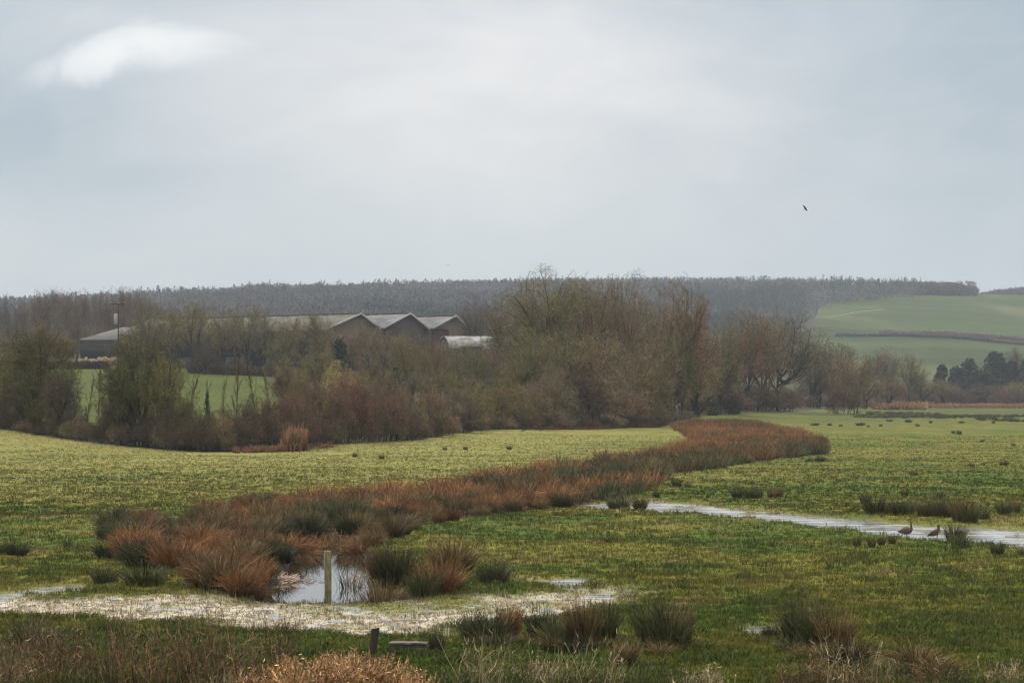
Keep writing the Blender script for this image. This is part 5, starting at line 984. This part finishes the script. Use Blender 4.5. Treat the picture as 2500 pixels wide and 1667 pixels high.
SR = [(610, 1700, 70, 'straw coloured dead reeds at the left of the bright clump'), (670, 1705, 90, 'straw coloured curled reeds in the bright bottom clump'), (730, 1710, 105, 'orange straw reeds in the middle of the bright clump'), (790, 1700, 110, 'tall orange straw reeds below the pond post'), (850, 1700, 115, 'dense curled straw reeds left of the leaning post'), (905, 1690, 100, 'straw reeds at the foot of the leaning post'), (960, 1690, 90, 'bent straw reeds below the culvert block'), (700, 1660, 60, 'low straw reeds at the back of the bright clump'), (820, 1650, 60, 'straw reeds behind the dense curled ones'), (1010, 1710, 75, 'thin straw reeds at the right end of the bright clump')]
for i, (a, b, h_, lab) in enumerate(SR): weeds(a, b, h_, 130, 48, 'ostraw', lab, 80 + i, .42, 'straw coloured reeds at the bottom centre', 'dead_reed_clump', wid=.022, branch=4)
for i, (a, h_, pl) in enumerate([(1080, 70, 'greenish'), (1130, 70, 'greenish'), (1190, 80, 'greenish'), (1260, 65, 'greenish'), (1310, 80, 'greenish'), (1370, 80, 'greenish'), (1430, 90, 'greenish'), (1490, 60, 'greenish'), (1550, 75, 'greenish'), (1620, 60, 'greenish'), (1690, 55, 'greenish'), (1870, 80, 'greenish'), (1940, 110, 'stem'), (2000, 130, 'stem'), (2060, 95, 'stem'), (2120, 85, 'stem'), (2200, 85, 'greenish'), (2260, 95, 'stem'), (2320, 80, 'greenish'), (2400, 60, 'greenish'), (2470, 60, 'greenish')]):
    weeds(a, 1700, h_ * .85, 70, 60, pl, 'brownish weedy undergrowth along the bottom right of the view', 300 + i, .2, 'weedy undergrowth along the bottom right', wid=.013)
for i, (a, b, h_, lab) in enumerate([(1150, 1700, 150, 'pale tall grass stems below the left rush clump'), (1205, 1710, 190, 'leaning pale stems before the left rush clump'), (1320, 1700, 140, 'pale grass stems at the bottom below the wide rush clump'), (1430, 1700, 160, 'thin pale stems before the wide rush clump'), (1500, 1700, 120, 'pale stems right of the wide rush clump'), (1180, 1690, 70, 'low fawn grass below the left rush clump'), (2060, 1710, 150, 'pinkish pale stems at the foot of the big right clump'), (2130, 1705, 140, 'curved pale stems right of the big right clump'), (2010, 1700, 90, 'fawn dead grass at the foot of the big right clump')]):
    weeds(a, b, h_, 34, 55, 'pale', lab, 110 + i, .2, 'pale grass stems along the bottom', 'pale_stem_clump', wid=.011, branch=3)

# ------------------------------------------------------------------ geese and birds
def loft(path, s=14, nrm=(0, 1, 0)):
    """path rows: x, z, half width, half height (rings in the plane across the path), colour"""
    P = np.array([[p[0], 0, p[1]] for p in path], float); T_ = norm(np.gradient(P, axis=0)); Y_ = np.array([0, 1., 0]); Up = np.cross(T_, Y_) * -1
    th = np.arange(s) / s * 2 * np.pi
    V = np.stack([P[k] + np.cos(th)[:, None] * Y_ * path[k][2] + np.sin(th)[:, None] * Up[k] * path[k][3] for k in range(len(P))]).reshape(-1, 3)
    n = len(P); idx = np.arange(n * s).reshape(n, s); r = np.roll(idx, -1, 1); Fq = np.stack([idx[:-1], r[:-1], r[1:], idx[1:]], -1).reshape(-1, 4)
    return V, [Fq, idx[0][::-1].reshape(1, s), idx[-1].reshape(1, s)], np.repeat(np.array([p[4] for p in path]), s, 0)
BR = (.115, .086, .064); DB = (.075, .055, .042); WH = (.62, .58, .52); NK = (.10, .062, .038); HD = (.15, .085, .045)
def goose(px, py, rz, sc_, label, variant):
    x, y = gp(px, py); root = empty('goose', (x, y, zat(x, y) + .0), rz); root.scale = (sc_ * .96, sc_ * 1.15, sc_)
    if variant == 0:
        path = [(-.40, .33, .012, .008, BR), (-.35, .335, .05, .022, DB), (-.28, .335, .075, .06, DB), (-.2, .345, .115, .115, BR), (-.08, .365, .145, .155, BR), (.05, .375, .15, .165, BR), (.15, .395, .13, .155, BR), (.215, .43, .09, .105, BR), (.235, .50, .058, .065, NK), (.225, .57, .042, .045, NK), (.215, .64, .036, .038, NK), (.215, .70, .036, .038, HD), (.24, .742, .042, .044, HD), (.28, .75, .036, .036, HD), (.315, .742, .022, .024, HD)]
        bk = [(.31, .745, .02, .024), (.35, .735, .017, .018), (.385, .722, .011, .009), (.395, .718, .004, .004)]
    else:   # body steeper, head turned low and dark
        path = [(-.36, .22, .012, .008, DB), (-.31, .245, .05, .022, DB), (-.24, .28, .08, .06, DB), (-.15, .32, .11, .10, BR), (-.04, .37, .13, .13, BR), (.07, .43, .13, .13, BR), (.14, .49, .11, .11, BR), (.17, .545, .085, .08, BR), (.165, .60, .062, .06, DB), (.15, .65, .058, .058, NK), (.155, .70, .055, .055, NK), (.18, .725, .046, .042, NK), (.215, .705, .036, .034, HD), (.235, .675, .022, .022, HD)]
        bk = [(.23, .68, .019, .022), (.25, .65, .016, .016), (.262, .62, .010, .009), (.266, .61, .004, .004)]
    V, Fs, c = loft(path, 16); 
    und = (V[:, 2] < .27) & (V[:, 0] < -.1) & (V[:, 0] > -.36) if variant == 0 else (V[:, 0] < -.12) & (V[:, 2] < .23)
    c = np.array(c); c[und] = WH; b = mk('body', V, Fs, M_GOOSE, root, col=c, smooth=True)
    V, Fs, _ = loft([(*q, BR) for q in bk], 10); mk('beak', V, Fs, M_BEAK, root, smooth=True)
    for sd_ in (-1, 1):
        wp = [(-.38, .345, .004, .004, DB), (-.28, .35, .014, .035, DB), (-.12, .385, .02, .075, DB), (.04, .40, .022, .085, BR), (.14, .41, .012, .05, BR), (.17, .41, .003, .01, BR)] if variant == 0 else [(-.36, .24, .004, .004, DB), (-.25, .30, .014, .035, DB), (-.12, .37, .02, .07, DB), (.02, .43, .022, .08, BR), (.10, .48, .012, .05, BR), (.13, .5, .003, .01, BR)]
        V, Fs, c = loft(wp, 12); V[:, 1] += sd_ * np.interp(V[:, 0], [-.38, -.2, 0, .17], [.02, .085, .125, .105]); c = np.array(c); edge = V[:, 2] < np.interp(V[:, 0], [-.4, .2], [.33, .36]) - (.0 if variant == 0 else 9); c[edge] = np.array(WH) * .45; mk('wing', V, Fs, M_GOOSE, root, col=c, smooth=True)
        lx = .03 if variant == 0 else .1; P = np.array([[[lx + .02, sd_ * .06, .26 if variant == 0 else .32], [lx, sd_ * .062, .15], [lx - .015, sd_ * .065, .02], [lx + .02, sd_ * .065, -.01], [lx + .09, sd_ * .07, -.015]]]); V, Fs = tube(P, np.array([[.035, .016, .013, .014, .02]]), 7); mk('leg', V, Fs, M_LEG, root)
    tag(root, label, 'goose', 'pair of geese by the flooded channel')
goose(2212, 1316, -.15, 1.0, 'left goose standing upright with orange beak by the flooded channel', 0)
goose(2282, 1319, -.25, 1.0, 'right goose with its dark head tucked low by the flooded channel', 1)
def flybird(px, py, d, sc_, rot, label, up=1.1, dn=.6):
    s = F / d; root = empty('flying_bird', ((px - CX) / s, d, H + (HY - py) / s)); root.scale = (sc_,) * 3; root.rotation_euler = rot
    V, Fs, _ = loft([(-.30, 0, .05, .01, BR), (-.18, 0, .035, .02, BR), (-.05, 0, .06, .055, BR), (.08, .005, .06, .06, BR), (.16, .02, .035, .035, BR), (.21, .025, .032, .032, BR), (.25, .02, .01, .01, BR), (.29, .015, .003, .003, BR)], 10); mk('body', V, Fs, M_BIRD, root, smooth=True)
    for sd_, an in ((1, up), (-1, dn)):
        ys = np.array([0, .15, .32, .48, .58]); le = np.array([.10, .13, .10, .0, -.10]); te = np.array([-.08, -.10, -.10, -.12, -.13]); z_ = ys * math.sin(an); yy = ys * math.cos(an) * sd_
        up_ = np.concatenate([np.c_[le, yy, z_], np.c_[te, yy, z_]]); lo = up_ - [0, 0, .012]; k = 5; j = np.arange(4)
        mk('wing', np.concatenate([up_, lo]), np.concatenate([np.c_[j, j + 1, j + 6, j + 5], np.c_[j + 11, j + 10, j + 15, j + 16], np.c_[j, j + 10, j + 11, j + 1], np.c_[j + 5, j + 6, j + 16, j + 15]]), M_BIRD, root)
    tag(root, label, 'bird')
flybird(1966, 510, 260, .8, (radians(8), radians(-25), radians(15)), 'dark bird flying with a raised wing in the open sky at right', 1.45, -.5)
flybird(1093, 648, 420, .8, (0, 0, radians(70)), 'tiny bird gliding above the barns in the sky', .25, .25)
flybird(1225, 688, 400, .9, (0, 0, radians(30)), 'small dark bird low against the far wood', .6, .3)

# ------------------------------------------------------------------ haze over the valley
hz = mk('haze', *box(-1900, -30, -3, 1900, 7600, 175), None); hz['kind'] = 'stuff'; hz['label'] = 'thin winter haze over the valley'
m = bpy.data.materials.new('haze'); m.use_nodes = True; t = m.node_tree; t.nodes.clear(); ho = t.nodes.new('ShaderNodeOutputMaterial'); pv = t.nodes.new('ShaderNodeVolumePrincipled')
pv.inputs['Color'].default_value = (.82, .89, .96, 1); pv.inputs['Density'].default_value = .00013; pv.inputs['Anisotropy'].default_value = .1; t.links.new(pv.outputs[0], ho.inputs['Volume']); hz.data.materials.append(m)
